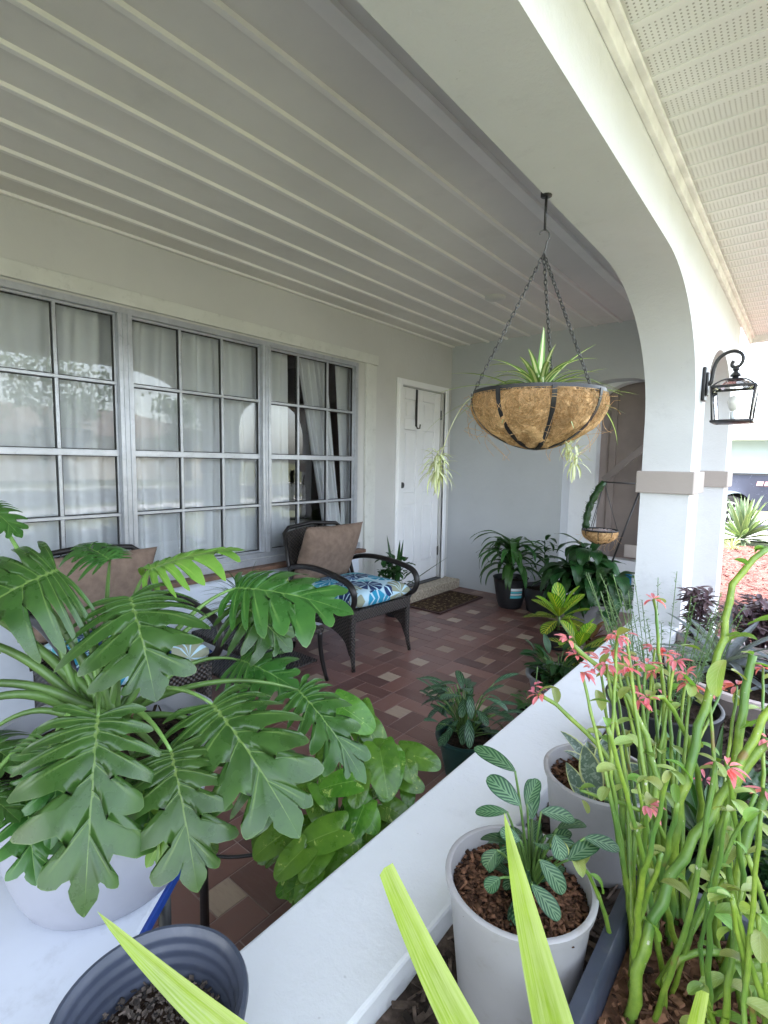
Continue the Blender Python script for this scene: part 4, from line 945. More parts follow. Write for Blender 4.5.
for k, (z0, z1) in enumerate(((.06, .085), (.089, .106), (.11, .128), (.132, .158))): label_strip(z0, z1, M['tag_cyan'] if k % 2 == 0 else M['tag_white'])
a_ = MB(); drooper(a_, (dx, dy, .20), 60, .46, .075, rr, (.06, .34), (50, 88), (2.0, 3.1)); a_.build('foliage', M['midleaf'], p)
b_ = MB(); b_.tube([(dx, dy, .18), (dx, dy, .46)], .018, 8); b_.build('stem', M['petiole'], p)

# tub with a thin stem
tx, ty = -1.86, 4.66
p = plant('slender_seedling', (tx, ty, FZ), 'thin upright stem with few leaves in a wide black tub against the end wall'); rr = random.Random(3)
pot_mesh((tx, ty, FZ), .15, .19, .24).build('pot', M['plastic_blk'], p, auto=60); soil_mesh((tx, ty), .17, .14, 60, 5).build('soil', M['soil'], p)
a_, b_ = MB(), MB(); b_.tube(bez((tx, ty, .14), (tx + .005, ty, .35), (tx - .01, ty, .62), 8), .004, 6)
drooper(a_, (tx, ty, .14), 14, .17, .045, rr, (.30, .50), (-10, 60), (.8, 1.6), prof=prof_lance); rosette(a_, (tx + .1, ty - .03, .14), 6, .2, .02, (50, 80), prof=prof_lance, droop=(.2, .6), seed=4)
a_.build('foliage', M['darkleaf'], p); b_.build('stem', M['darkleaf'], p)

# big leafy corner plant
gx, gy = -1.38, 4.42
p = plant('corn_plant', (gx, gy, FZ), 'large dark bushy plant with broad drooping leaves below the arched passage'); rr = random.Random(10)
pot_mesh((gx, gy, FZ), .12, .16, .24).build('pot', M['pot_grey'], p, auto=60); soil_mesh((gx, gy), .15, .14, 40, 5).build('soil', M['soil'], p)
a_ = MB()
for (ox, oy, hz, nn) in ((-.16, .05, .52, 34), (.0, 0, .36, 34), (.18, .02, .42, 34), (-.04, .1, .62, 26)):
    drooper(a_, (gx + ox, gy + oy, 0), nn, .36, .115, rr, (hz - .28, hz + .02), (10, 80), (1.3, 2.6), prof=prof_lance, r=.04)
a_.build('foliage', M['darkleaf'], p)
b_ = MB()
for ox, oy, hz in ((-.16, .05, .5), (0, 0, .36), (.18, .02, .42), (-.04, .1, .6)): b_.tube(bez((gx + ox * .3, gy + oy * .3, .13), (gx + ox * .6, gy + oy, hz * .6), (gx + ox, gy + oy, hz), 6), .012, 7)
b_.build('stem', M['petiole'], p)
mb = MB(); q = dep(627, 580, 4.25); mb.box((q.x - .03, q.y - .002, q.z - .07), (q.x + .035, q.y + .002, q.z + .05)); mb.build('plant_tag', M['tag_blue'], p, smooth=False, bevel=.001)

# snake plant and seedlings behind the far chair
zx, zy = -2.82, 3.62
p = plant('snake_plant', (zx, zy, FZ), 'small upright dark plant in a black pot between the far chair and the door'); rr = random.Random(2)
pot_mesh((zx, zy, FZ), .10, .13, .2).build('pot', M['plastic_blk'], p, auto=60); soil_mesh((zx, zy), .12, .11, 30, 5).build('soil', M['soil'], p)
a_ = MB(); rosette(a_, (zx, zy, .11), 5, .55, .045, (72, 88), droop=(0, .15), seed=6); leaf(a_, (zx, zy, .15), (.5, .75, .55), (-.3, -.3, 1), .6, .03, prof_strap, droop=.0, rnd=.4)
for i in range(5):
    sx, sy = zx + rr.uniform(-.08, .08), zy + rr.uniform(-.1, .02); drooper(a_, (sx, sy, .11), 16, .10, .05, rr, (.1, .36), (0, 70), (.2, .9), prof=prof_ellip)
a_.build('foliage', M['darkleaf'], p)

# ================================================================== hanging basket
bx, by = -.80, 1.86; ZR, RB, ZB = 1.588, .234, 1.385
t = NT('coir'); n1 = t.noise(38, 6, .75, dist=2.5)
c = t.mix(t.ss(n1, .35, .68), (0.54, 0.30, 0.12), (0.95, 0.66, 0.36)); c = t.mix(t.M('MULTIPLY', t.ss(t.noise(5, 3), .5, .7), .35), c, (.13, .05, .015))
hv = t.n('ShaderNodeHueSaturation'); t.put(hv.inputs['Value'], t.M('MULTIPLY_ADD', t.attr('rnd'), .5, .75)); t.put(hv.inputs['Color'], c)
M['coir'] = t.done(t.bsdf(hv.outputs[0], .9, t.bump(n1, .9, .012), 0, .2))
hb = empty('hanging_basket', (bx, by, ZR), 'large coconut fibre hanging basket with a spider plant under the broad arch', 'hanging basket')
def bowl_r(f): return max(0.0, 1 - (1 - f) ** 2.1) ** .56   # 0 bottom ... 1 rim
def bowl_pt(c, a, f, RB_, ZR_, ZB_, k=1.0):
    r = RB_ * bowl_r(f) * k; return Vector((c[0] + r * math.cos(a), c[1] + r * math.sin(a), lerp(ZB_, ZR_, f)))
def coir_bowl(c, RB_, ZR_, ZB_, nrib, bulge, seed, fibres, flen, off=0.0):
    mb = MB(); n = 96; m = 22; vs = []; fs = []
    for i in range(m + 1):
        f = (i / m) ** 1.4
        for k in range(n):
            a = 2 * math.pi * k / n; b = 1 + bulge * abs(math.sin(nrib * (a - off) / 2)) ** .6 * max(0.0, math.sin(math.pi * max(0.0, min(1.0, f * .9 + .08)))) ** .7
            pnt = bowl_pt(c, a, f, RB_, ZR_ - .006, ZB_, b * .985); pnt += (pnt - Vector((c[0], c[1], ZR_))).normalized() * (.014 * RB_ / .25) * noise.noise(pnt * 22 / RB_ * .25); vs.append(pnt)
    fs = [(i * n + k, i * n + (k + 1) % n, (i + 1) * n + (k + 1) % n, (i + 1) * n + k) for i in range(m) for k in range(n)]
    o = len(vs)
    for k in range(n): a = 2 * math.pi * k / n; vs.append(Vector((c[0] + RB_ * .9 * math.cos(a), c[1] + RB_ * .9 * math.sin(a), ZR_ - .03)))
    fs += [(m * n + k, m * n + (k + 1) % n, o + (k + 1) % n, o + k) for k in range(n)] + [tuple(o + k for k in range(n))] + [tuple(range(n - 1, -1, -1))]
    mb.add(vs, fs, rnd=.5); rr = random.Random(seed)
    for i in range(fibres):
        a = rr.uniform(0, 6.28); f = rr.uniform(.22, .95); aa = rr.uniform(0, 6.28); l = rr.uniform(.4, 1) * flen; cur = rr.uniform(-2.5, 2.5); pts = []; wild = rr.random() < .035; k0 = abs(math.sin(nrib * (a - off) / 2)) < .3
        for k in range(7):
            q = k / 6; b = 1.0 + bulge * abs(math.sin(nrib * (a - off) / 2)) ** .6 * max(0.0, math.sin(math.pi * max(0.0, min(1.0, f * .9 + .08)))) ** .7
            pnt = bowl_pt(c, a, min(.97, max(.10, f)), RB_, ZR_, ZB_, b + .008 + .012 * math.sin(q * 3.14)); 
            if wild: pnt += (pnt - Vector((c[0], c[1], ZR_))).normalized() * q * .05 + Vector((0, 0, -q * .02))
            pts.append(pnt); a += l / 6 * math.cos(aa) / RB_; f += l / 6 * math.sin(aa) / (ZR_ - ZB_); aa += cur / 6
        if not k0 or wild: mb.tube(pts, .0009 * (RB_ / .25) ** .3, 3, cap=False, rnd=rr.random())
    return mb
coir_bowl((bx, by), RB, ZR, ZB, 8, .09, 3, 2000, .14, math.atan2(-by, -bx) + .22).build('coir_liner', M['coir'], hb)
AR = math.atan2(-by, -bx) + .22
mb = MB(); ri = [(bx + (RB + .004) * math.cos(a), by + (RB + .004) * math.sin(a)) for a in [i * math.pi / 32 for i in range(65)]]
mb.lathe([(RB - .002, ZR - .010), (RB + .004, ZR - .010), (RB + .004, ZR + .008), (RB - .002, ZR + .008), (RB - .002, ZR - .010)], (bx, by, 0), 64); mb.build('rim', M['plastic_blk'], hb, auto=40)
for k in range(8):
    a = AR + k * math.pi / 4; mb = MB(); tn = Vector((-math.sin(a), math.cos(a), 0)); vs = []; N = 16
    for i in range(N + 1):
        f = (i / N) ** 1.5
        pnt = bowl_pt((bx, by), a, f, RB, ZR, ZB, 1.035); out = (pnt - Vector((bx, by, ZR + .02))).normalized()
        for s_, o_ in ((-1, 0), (1, 0), (1, .004), (-1, .004)): vs.append(pnt + tn * s_ * .008 + out * o_)
    fs = [(i * 4 + j, i * 4 + (j + 1) % 4, i * 4 + 4 + (j + 1) % 4, i * 4 + 4 + j) for i in range(N) for j in range(4)]
    mb.add(vs, fs); mb.build('strap', M['iron'], hb, smooth=False)
soil_mesh((bx, by), RB * .92, ZR - .028, 100, 6).build('soil', M['soil'], hb)
HK = Vector((bx, by, 2.088))
def chain(mb, a, b, link=.024, r=.0021):
    a, b = Vector(a), Vector(b); n = max(2, int((b - a).length / (link * .72))); d = (b - a).normalized(); o1 = d.orthogonal().normalized(); o2 = d.cross(o1)
    for i in range(n):
        c = lerp(a, b, (i + .5) / n); s_ = o1 if i % 2 else o2
        mb.tube([c + d * (link * .5 * math.cos(q)) + s_ * (link * .24 * math.sin(q)) for q in [k * math.pi / 4 for k in range(9)]], r, 4, cap=False)
for ang in (218, 338, 98):
    a = R(ang); mb = MB(); chain(mb, HK, (bx + RB * math.cos(a), by + RB * math.sin(a), ZR + .01)); mb.build('chain', M['iron2'], hb)
mb = MB(); sp_r = Vector((Rt.x, Rt.y, 0)).normalized()
pts = []
for i in range(22):
    q = i / 21; ang = lerp(2.9, -1.0, q); pts.append(Vector((bx, by, 2.15)) + sp_r * (.018 * math.cos(ang)) + Vector((0, 0, .022 * math.sin(ang))))
pts += bez(pts[-1], pts[-1] + sp_r * -.004 + Vector((0, 0, -.03)), HK, 6)[1:]
mb.tube(pts, .0028, 6); mb.build('s_hook', M['iron2'], hb)
mb = MB(); mb.tube([(bx, by, 2.30), (bx, by, 2.17)], .005, 8); mb.tube([(bx, by, 2.30), (bx, by, 2.286)], .02, 12)
rodo = mb.build('hook_rod', M['iron']); tag(rodo, 'short black rod screwed under the arch that holds the hanging basket', 'hook')
M['spider'] = leafmat('spider_plant_leaf', (0.16, 0.28, 0.08), (0.72, 0.74, 0.54), 'striped', rough=.4, base2=(0.18, 0.32, 0.09), trans=.3)
M['spider_w'] = leafmat('bleached_plantlet_leaf', (0.42, 0.46, 0.30), (0.68, 0.68, 0.52), 'striped', rough=.5, trans=.3)
a_ = MB(); rosette(a_, (bx - .0, by + .02, ZR - .01), 56, .25, .026, (12, 80), droop=(.6, 1.9), seed=5, nt=14)
rosette(a_, (bx - .04, by + .04, ZR - .02), 22, .34, .020, (8, 40), droop=(.6, 1.4), seed=15, nt=14)
vl = -Rt
leaf(a_, (bx, by, ZR), (-Rt * .9 + Vector((0, 0, .35))), (0, 0, 1), .42, .022, prof_strap, droop=.75, nt=14, ns=2, rnd=.8)
leaf(a_, (bx - .1, by, ZR), (-Rt * .9 + Vector((0, 0, .10))), (0, 0, 1), .40, .02, prof_strap, droop=1.0, nt=14, ns=2, rnd=.4)
leaf(a_, (bx, by, ZR), (Rt * .9 + Vector((0, 0, .45))), (0, 0, 1), .42, .02, prof_strap, droop=1.9, nt=14, ns=2, rnd=.7)
leaf(a_, (bx, by, ZR), (-Fw * .3 + Vector((0, 0, 1))), -Fw, .24, .03, prof_strap, droop=.2, nt=14, ns=2, rnd=1)
a_.build('foliage', M['spider'], hb)
def runner(p0, p1, p2, seed, n=22, L=.09):
    rn_, pl_ = MB(), MB(); rn_.tube(bez(p0, p1, p2, 16), .0018, 5); rn_.build('runner', M['spider_w'], hb)
    for k, off in enumerate((0, .035, .06)): rosette(pl_, Vector(p2) + Vector((0, 0, off)), n - 5 * k, L * (1 - .2 * k), .010, (-70, 60), droop=(.6, 1.5), seed=seed + k, nt=8)
    pl_.build('plantlet', M['spider_w'], hb)
e = Vector((bx, by, ZR))
runner(e - Rt * .22, dep(455, 400, 1.93), dep(437, 470, 1.93), 1, 30, .10)
runner(e + Rt * .06 - Fw * .1 + Vector((0, 0, -.18)), dep(570, 440, 1.85), dep(574, 462, 1.85), 7, 16, .07)
runner(e + Rt * .05 + Vector((0, 0, -.18)), dep(566, 430, 1.9), dep(567, 446, 1.9), 17, 12, .06)

# small basket by the gate
q = dep(600, 530, 4.15)
sb_ = empty('small_hanging_basket', q, 'small fibre hanging basket with a dark upright cactus near the taupe gate', 'hanging basket')
coir_bowl((q.x, q.y), .135, q.z, q.z - .115, 8, .05, 6, 260, .08).build('coir_liner', M['coir'], sb_)
mb = MB(); mb.lathe([(.13, q.z - .006), (.138, q.z - .006), (.138, q.z + .006), (.13, q.z + .006), (.13, q.z - .006)], (q.x, q.y, 0), 32)
for k in range(8):
    a = k * math.pi / 4 + .2; mb.tube([bowl_pt((q.x, q.y), a, (i / 8) ** 1.5, .135, q.z, q.z - .115, 1.03) for i in range(9)], .0035, 5)
mb.build('rim', M['iron'], sb_)
soil_mesh((q.x, q.y), .12, q.z - .01, 60, 9).build('soil', M['pot_stone'], sb_)
hk = dep(604, 482, 4.15)
for ang in (20, 140, 260):
    mb = MB(); a = R(ang); mb.tube([(hk.x, hk.y, hk.z), (q.x + .13 * math.cos(a), q.y + .13 * math.sin(a), q.z)], .003, 5); mb.build('chain', M['iron2'], sb_)
mb = MB(); pts = bez(dep(586, 528, 4.15), dep(586, 505, 4.15), dep(604, 482, 4.12), 14)
mb.tube(pts, [.028 + .006 * math.sin(i * 2.2) for i in range(15)], 7); rr = random.Random(2)
for i in range(60):
    p0 = pts[rr.randrange(14)]; d = Vector((rr.uniform(-1, 1), rr.uniform(-1, 1), rr.uniform(-.5, 1))).normalized(); mb.tube([p0, p0 + d * .05], [.004, .001], 4)
mb.build('cactus', M['darkleaf'], sb_)
rod2 = MB(); rod2.tube([dep(640, 490, 4.3), dep(612, 562, 4.3)], .008, 6); rod2.tube([dep(604, 482, 4.15), dep(640, 484, 4.1)], .006, 6)
tag(rod2.build('hanger_rod', M['iron']), 'thin black rod slanting from the column to the corner plant', 'rod')

# ================================================================== patio furniture
t = NT('wicker'); sp = t.n('ShaderNodeSeparateXYZ'); t.t.links.new(t.obj(), sp.inputs[0])
w1 = t.M('SINE', t.M('MULTIPLY', t.M('ADD', sp.outputs[0], sp.outputs[1]), 230)); w2 = t.M('SINE', t.M('MULTIPLY', t.M('ADD', sp.outputs[2], t.M('MULTIPLY', sp.outputs[0], .3)), 260)); w3 = t.M('MULTIPLY', w1, w2)
c = t.mix(t.ss(w3, -.5, .6), (.003, .0025, .0025), (.055, .042, .036)); M['wicker'] = t.done(t.bsdf(c, .45, t.bump(w3, .8, .004)))
M['arm'] = simple('dark_bronze_aluminium', (.018, .016, .016), .35, .2, 30, metal=.3)
M['pillow'] = simple('brown_chenille', (.20, .145, .115), .95, .14, 25, 240, .6, .004, spec=.15)
t = NT('tropical_cloth'); vo = t.n('ShaderNodeTexVoronoi', voronoi_dimensions='3D'); vo.inputs['Scale'].default_value = 6.5
mp = t.n('ShaderNodeMapping'); mp.inputs['Scale'].default_value = (1, 1, .6); t.t.links.new(t.obj(), mp.inputs[0]); t.t.links.new(mp.outputs[0], vo.inputs['Vector'])
df = t.n('ShaderNodeVectorMath', operation='SUBTRACT'); scl = t.n('ShaderNodeVectorMath', operation='SCALE'); scl.inputs['Scale'].default_value = 1.0
t.t.links.new(mp.outputs[0], df.inputs[0]); t.t.links.new(vo.outputs['Position'], df.inputs[1])
sp = t.n('ShaderNodeSeparateXYZ'); t.t.links.new(df.outputs[0], sp.inputs[0]); sc_ = t.n('ShaderNodeSeparateColor'); t.t.links.new(vo.outputs['Color'], sc_.inputs[0])
an = t.M('ARCTAN2', sp.outputs[1], sp.outputs[0]); ps = t.M('SINE', t.M('MULTIPLY_ADD', an, 9, t.M('MULTIPLY', sc_.outputs[1], 6)))
pet_ = t.M('MULTIPLY', t.ss(ps, -.8, -.6), t.ss(vo.outputs['Distance'], .75, .70))
cr = t.n('ShaderNodeValToRGB'); cr.color_ramp.interpolation = 'CONSTANT'; els = cr.color_ramp.elements; els[0].color = (.012, .035, .12, 1); els[0].position = 0
els[1].position = .3; els[1].color = (.02, .25, .42, 1)
for pz, cc in ((.52, (.10, .42, .52)), (.68, (.015, .07, .22)), (.84, (.26, .28, .20))): e = els.new(pz); e.color = (*cc, 1)
t.t.links.new(sc_.outputs[0], cr.inputs[0]); c = t.mix(pet_, (.42, .60, .70), cr.outputs[0]); M['tropic'] = t.done(t.bsdf(c, .8, t.bump(t.noise(300, 2), .2, .001), 0, .25))
def make_chair(loc, rz, label):
    r = empty('wicker_chair', loc, label, 'chair', 'dark wicker armchairs under the window', rz)
    hw, hd = .30, .30; zs = .40
    mb = MB(); mb.box((-hd, -hw, zs - .06), (hd, hw, zs)); mb.box((hd - .02, -hw - .001, zs - .075), (hd + .012, hw + .001, zs + .004))
    mb.build('seat_frame', M['wicker'], r, smooth=False, bevel=.012, local=True)
    for s_ in (-1, 1):     # dark woven side panels with an arched lower edge
        mb = MB(); N = 14
        for i in range(N):
            a, b = lerp(-hd + .02, hd - .02, i / N), lerp(-hd + .02, hd - .02, (i + 1) / N)
            za, zb_ = [.10 + .16 * (1 - ((x) / (hd - .02)) ** 2) ** .5 if abs(x) < hd - .02 else .10 for x in (a, b)]
            y0, y1 = s_ * (hw - .022), s_ * (hw - .006)
            mb.add([(a, y0, za), (b, y0, zb_), (b, y0, zs - .061), (a, y0, zs - .061), (a, y1, za), (b, y1, zb_), (b, y1, zs - .061), (a, y1, zs - .061)], [(0, 1, 2, 3), (7, 6, 5, 4), (0, 4, 5, 1), (3, 2, 6, 7)])
        mb.build('side_panel', M['wicker'], r, smooth=False, local=True)
        mb = MB(); mb.tube([(hd - .005, s_ * (hw - .02), zs - .01), (hd - .005, s_ * (hw - .02), .14), (hd + .005, s_ * (hw - .018), .07), (hd + .02, s_ * (hw - .012), .0)], [.021, .019, .015, .012], 10); mb.build('leg', M['wicker'], r, local=True)
        mb = MB(); mb.tube([(-hd + .01, s_ * (hw - .02), zs - .01), (-hd, s_ * (hw - .02), .12), (-hd - .03, s_ * (hw - .015), .0)], [.018, .016, .012], 10); mb.build('leg', M['arm'], r, local=True)
        mb = MB(); y = s_ * (hw + .015)
        pts = bez3((-.34, y, .60), (-.15, y, .68), (.12, y + s_ * .01, .64), (.25, y + s_ * .012, .615), 12) + bez3((.25, y + s_ * .012, .615), (.39, y + s_ * .012, .59), (.37, y, .44), (.285, y - s_ * .01, .42), 12)[1:]
        mb.tube(pts, [.022] * 18 + [.019] * (len(pts) - 18), 10, flat=.62); mb.build('armrest', M['arm'], r, local=True)
    mb = MB(); nz_, ny_ = 12, 14; vs = []
    for side in (0, 1):
        for i in range(nz_ + 1):
            f = i / nz_; z = lerp(zs - .03, .85, f); x = -.26 - .16 * f - .03 * math.sin(f * 3.1) - .03 * side
            for j in range(ny_ + 1):
                u = j / ny_ * 2 - 1; zz = z + (.03 * (1 - u * u) if i == nz_ else .03 * (1 - u * u) * f); vs.append((x - .02 * (1 - u * u), u * (hw - .01 - .02 * f), zz))
    W_ = ny_ + 1; o = (nz_ + 1) * W_
    fs = [(i * W_ + j, i * W_ + j + 1, (i + 1) * W_ + j + 1, (i + 1) * W_ + j) for i in range(nz_) for j in range(ny_)] + [(o + i * W_ + j, o + (i + 1) * W_ + j, o + (i + 1) * W_ + j + 1, o + i * W_ + j + 1) for i in range(nz_) for j in range(ny_)]
    fs += [(nz_ * W_ + j, nz_ * W_ + j + 1, o + nz_ * W_ + j + 1, o + nz_ * W_ + j) for j in range(ny_)]
    fs += [(i * W_, (i + 1) * W_, o + (i + 1) * W_, o + i * W_) for i in range(nz_)] + [(i * W_ + ny_, o + i * W_ + ny_, o + (i + 1) * W_ + ny_, (i + 1) * W_ + ny_) for i in range(nz_)]
    mb.add(vs, fs); mb.build('backrest', M['wicker'], r, local=True)
    mb = MB()
    P = [(-.27, -hw, zs - .03), (-.36, -hw - .002, .62), (-.435, -hw + .012, .85), (-.45, -hw + .06, .885), (-.47, 0, .905), (-.45, hw - .06, .885), (-.435, hw - .012, .85), (-.36, hw + .002, .62), (-.27, hw, zs - .03)]
    mb.tube(P, .016, 8); mb.build('back_frame', M['arm'], r, local=True)
    return r
def pill(name, m, loc, rz, sx, sy, sz, label, cat, group, tilt=0, puff=.5, corner=.1, seed=0):
    """soft cushion: sx, sy full size, sz thickness"""
    mb = MB(); N = 22; vs = []; fs = []
    for side in (1, -1):
        for i in range(N + 1):
            for j in range(N + 1):
                u, v = i / N * 2 - 1, j / N * 2 - 1; ed = (1 - abs(u) ** 3.5) * (1 - abs(v) ** 3.5)
                pin = 1 - corner * (1 - abs(u * v) ** .7) * .5
                z = side * sz / 2 * max(0, ed) ** puff; q = Vector((u * sx / 2 * (pin if abs(u) > .9 else 1), v * sy / 2 * (pin if abs(v) > .9 else 1), 0))
                z += .012 * noise.noise(Vector((u * 1.5 + seed, v * 1.5, side))) * ed; vs.append((q.x, q.y, z))
    W_ = N + 1; o = W_ * W_
    fs = [(i * W_ + j, (i + 1) * W_ + j, (i + 1) * W_ + j + 1, i * W_ + j + 1) for i in range(N) for j in range(N)] + [(o + i * W_ + j, o + i * W_ + j + 1, o + (i + 1) * W_ + j + 1, o + (i + 1) * W_ + j) for i in range(N) for j in range(N)]
    mb.add(vs, fs); ob = mb.build(name, m); bm = bmesh.new(); bm.from_mesh(ob.data); bmesh.ops.remove_doubles(bm, verts=bm.verts, dist=.0008); bm.to_mesh(ob.data); bm.free()
    ob.location = loc; ob.rotation_euler = (0, tilt, rz); return tag(ob, label, cat, group)
chairs = [((-2.53, 2.72, FZ), R(-3), 'far'), ((-2.50, 1.06, FZ), R(-2), 'near')]
for (loc, rz, w) in chairs:
    make_chair(loc, rz, 'dark wicker armchair nearest the white door' if w == 'far' else 'dark wicker armchair half hidden behind the split leaf plant')
    L3 = Vector(loc)
    rot = Matrix.Rotation(rz, 3, 'Z')
    pill('seat_cushion', M['tropic'], L3 + rot @ Vector((.03, 0, .462)), rz, .60, .58, .14, 'blue tropical leaf cushion on the armchair ' + ('nearest the door' if w == 'far' else 'behind the split leaf plant'), 'cushion', 'tropical print seat cushions', 0, .32)
    pill('throw_pillow', M['pillow'], L3 + rot @ Vector((-.235, -.03, .70)), rz, .48, .56, .17, 'plain brown throw pillow leaning on the armchair ' + ('nearest the door' if w == 'far' else 'behind the split leaf plant'), 'pillow', 'brown throw pillows', R(-68), .55, .16, seed=1 if w == 'far' else 7)
tw = empty('wicker_table', (-2.55, 1.90, FZ), 'low dark wicker side table between the two armchairs', 'table')
mb = MB(); mb.box((-2.82, 1.60, .255), (-2.28, 2.20, .29)); mb.build('table_top', M['wicker'], tw, smooth=False, bevel=.01)
mb = MB(); mb.box((-2.80, 1.62, .06), (-2.32, 2.18, .075)); mb.build('shelf', M['wicker'], tw, smooth=False, bevel=.005)
for x, y, sx, sy in ((-2.30, 1.62, 1, -1), (-2.30, 2.18, 1, 1), (-2.80, 1.62, -1, -1), (-2.80, 2.18, -1, 1)):
    mb = MB(); mb.tube(bez((x, y, .27), (x - .01 * sx, y, .12), (x + .035 * sx, y + .03 * sy, FZ), 8), [.016, .016, .016, .015, .015, .014, .014, .013, .013], 8); mb.build('leg', M['arm'], tw)
p = plant('spider_grass', (-2.6, 1.84, .29), 'dark spiky grass like plant in a pot on the wicker side table')
pot_mesh((-2.6, 1.84, .291), .06, .085, .15).build('pot', M['plastic_blk'], p, auto=60)
a_ = MB(); rosette(a_, (-2.6, 1.84, .42), 90, .32, .012, (5, 85), droop=(.4, 1.6), seed=5, nt=8, ns=1); a_.build('foliage', M['darkleaf'], p)
# doormat
t = NT('doormat_coir'); c = t.mix(t.ss(t.noise(45, 4, .7), .42, .58), (.035, .022, .015), (.22, .16, .085)); sp = t.n('ShaderNodeSeparateXYZ'); t.t.links.new(t.obj(), sp.inputs[0])
vx = t.n('ShaderNodeTexVoronoi'); vx.inputs['Scale'].default_value = 26; t.t.links.new(t.obj(), vx.inputs['Vector']); c = t.mix(t.ss(vx.outputs['Distance'], .35, .5), c, (.05, .03, .02))
M['mat'] = t.done(t.bsdf(c, .95, t.bump(t.noise(180, 3), .8, .006), 0, .1))
dm = empty('doormat', (-2.72, 4.3, FZ), 'brown patterned coir doormat below the front door step', 'doormat')
mb = MB(); mb.box((-2.90, 3.93, FZ + .002), (-2.55, 4.68, FZ + .014)); mb.build('pile', M['mat'], dm, smooth=False, bevel=.002)
mb = MB()
for a, b in (((-2.93, 3.90), (-2.90, 4.71)), ((-2.55, 3.90), (-2.52, 4.71)), ((-2.90, 3.90), (-2.55, 3.93)), ((-2.90, 4.68), (-2.55, 4.71))): mb.box((*a, FZ + .002), (*b, FZ + .010))
mb.build('border', simple('mat_border', (.05, .02, .018), .8), dm, smooth=False)

# ================================================================== pots and planter in the bed
def bedpot(name, cx, cy, r1, h, label, m='pot_white', r0=None, z=BZ, seed=0, chip=260):
    p = empty(name, (cx, cy, z), label, 'potted plant'); pot_mesh((cx, cy, z), r0 or r1 * .78, r1 - .008, h, .006, .005, 0, lip=.018).build('pot', M[m], p, auto=60)
    soil_mesh((cx, cy), r1 * .90, z + h - .045, chip, seed, (.002, .011)).build('soil', M['chips'] if m == 'pot_white' else M['soil'], p); return p
q1 = Vector((-.368, .87, 0)); p = bedpot('prayer_plant', q1.x, q1.y, .140, .25, 'small herringbone leaved plant in the white pot beside the charcoal planter', seed=1, chip=1500)
rr = random.Random(77); a_, b_ = MB(), MB(); c0 = (q1.x + .015, q1.y + .02, BZ + .21)
long_leaves(a_, b_, c0, 30, .075, .030, rr, (.0, .13), .05, (-35, 60), az=(0, 6.28), base_r=.01)
def pleaf(mb, b, t_, bd, td, Wpx, up=.5, prof=prof_ellip, droop=.4, stem=None, rnd=None, **kw):
    B, T_ = dep(*b, bd), dep(*t_, td); toc = (EYE - (B + T_) / 2).normalized()
    leaf_chord(mb, B, T_, Wpx * (bd + td) / 2 / FPX, toc * (1 - up) + Vector((0, 0, 1)) * up, droop, prof=prof, nt=14, ns=4, cup=.12, rnd=rnd, **kw)
    if stem is not None: b_.tube(bez(Vector(c0), lerp(Vector(c0), B, .6) + Vector((0, 0, .02)), B, 6), .0022, 5)
for a in (((515, 771), (474, 747), .93, .98, 17), ((520, 805), (487, 777), .92, .95, 22), ((527, 804), (538, 779), .93, .95, 15), ((507, 812), (475, 812), .9, .92, 13), ((541, 812), (575, 819), .93, .95, 17), ((585, 838), (620, 849), .92, .92, 16), ((568, 860), (600, 840), .9, .93, 18),
          ((497, 850), (485, 868), .88, .88, 18), ((540, 860), (565, 893), .88, .86, 20), ((532, 885), (560, 920), .86, .83, 19), ((500, 878), (486, 890), .87, .86, 16), ((520, 840), (500, 832), .9, .9, 16), ((555, 835), (562, 860), .9, .88, 17)):
    pleaf(a_, *a, stem=1, rnd=rr.uniform(.3, .8))
b_.tube(bez(dep(515, 771, .93), dep(522, 800, .92), Vector(c0), 8), .0014, 5)
a_.build('foliage', M['cala'], p); b_.build('stems', M['petiole'], p)
# young snake plant
q2 = Vector((-.36, 1.335, 0)); p = bedpot('snake_plant', q2.x, q2.y, .14, .24, 'silver banded snake plant in the white pot behind the prayer plant', seed=2, chip=600)
M['snake'] = leafmat('snake_plant_leaf', (0.06, 0.10, 0.075), (0.42, 0.44, 0.20), 'edged', rough=.4, base2=(0.10, 0.15, 0.11), extra=(0.30, 0.36, 0.32))
a_ = MB(); d0 = 1.24
for a in (((598, 800), (584, 745), 30), ((610, 798), (628, 738), 24), ((588, 805), (566, 762), 20), ((604, 806), (640, 776), 22), ((585, 806), (590, 784), 18), ((600, 812), (575, 790), 20), ((615, 805), (650, 792), 20)):
    pleaf(a_, a[0], a[1], d0, d0 + .02, a[2] * .8, prof=prof_lance, up=.2, droop=.3)
rosette(a_, (q2.x, q2.y - .01, BZ + .2), 9, .14, .05, (25, 75), prof=prof_lance, droop=(.2, .7), seed=3, cup=.5)
a_.build('foliage', M['snake'], p)

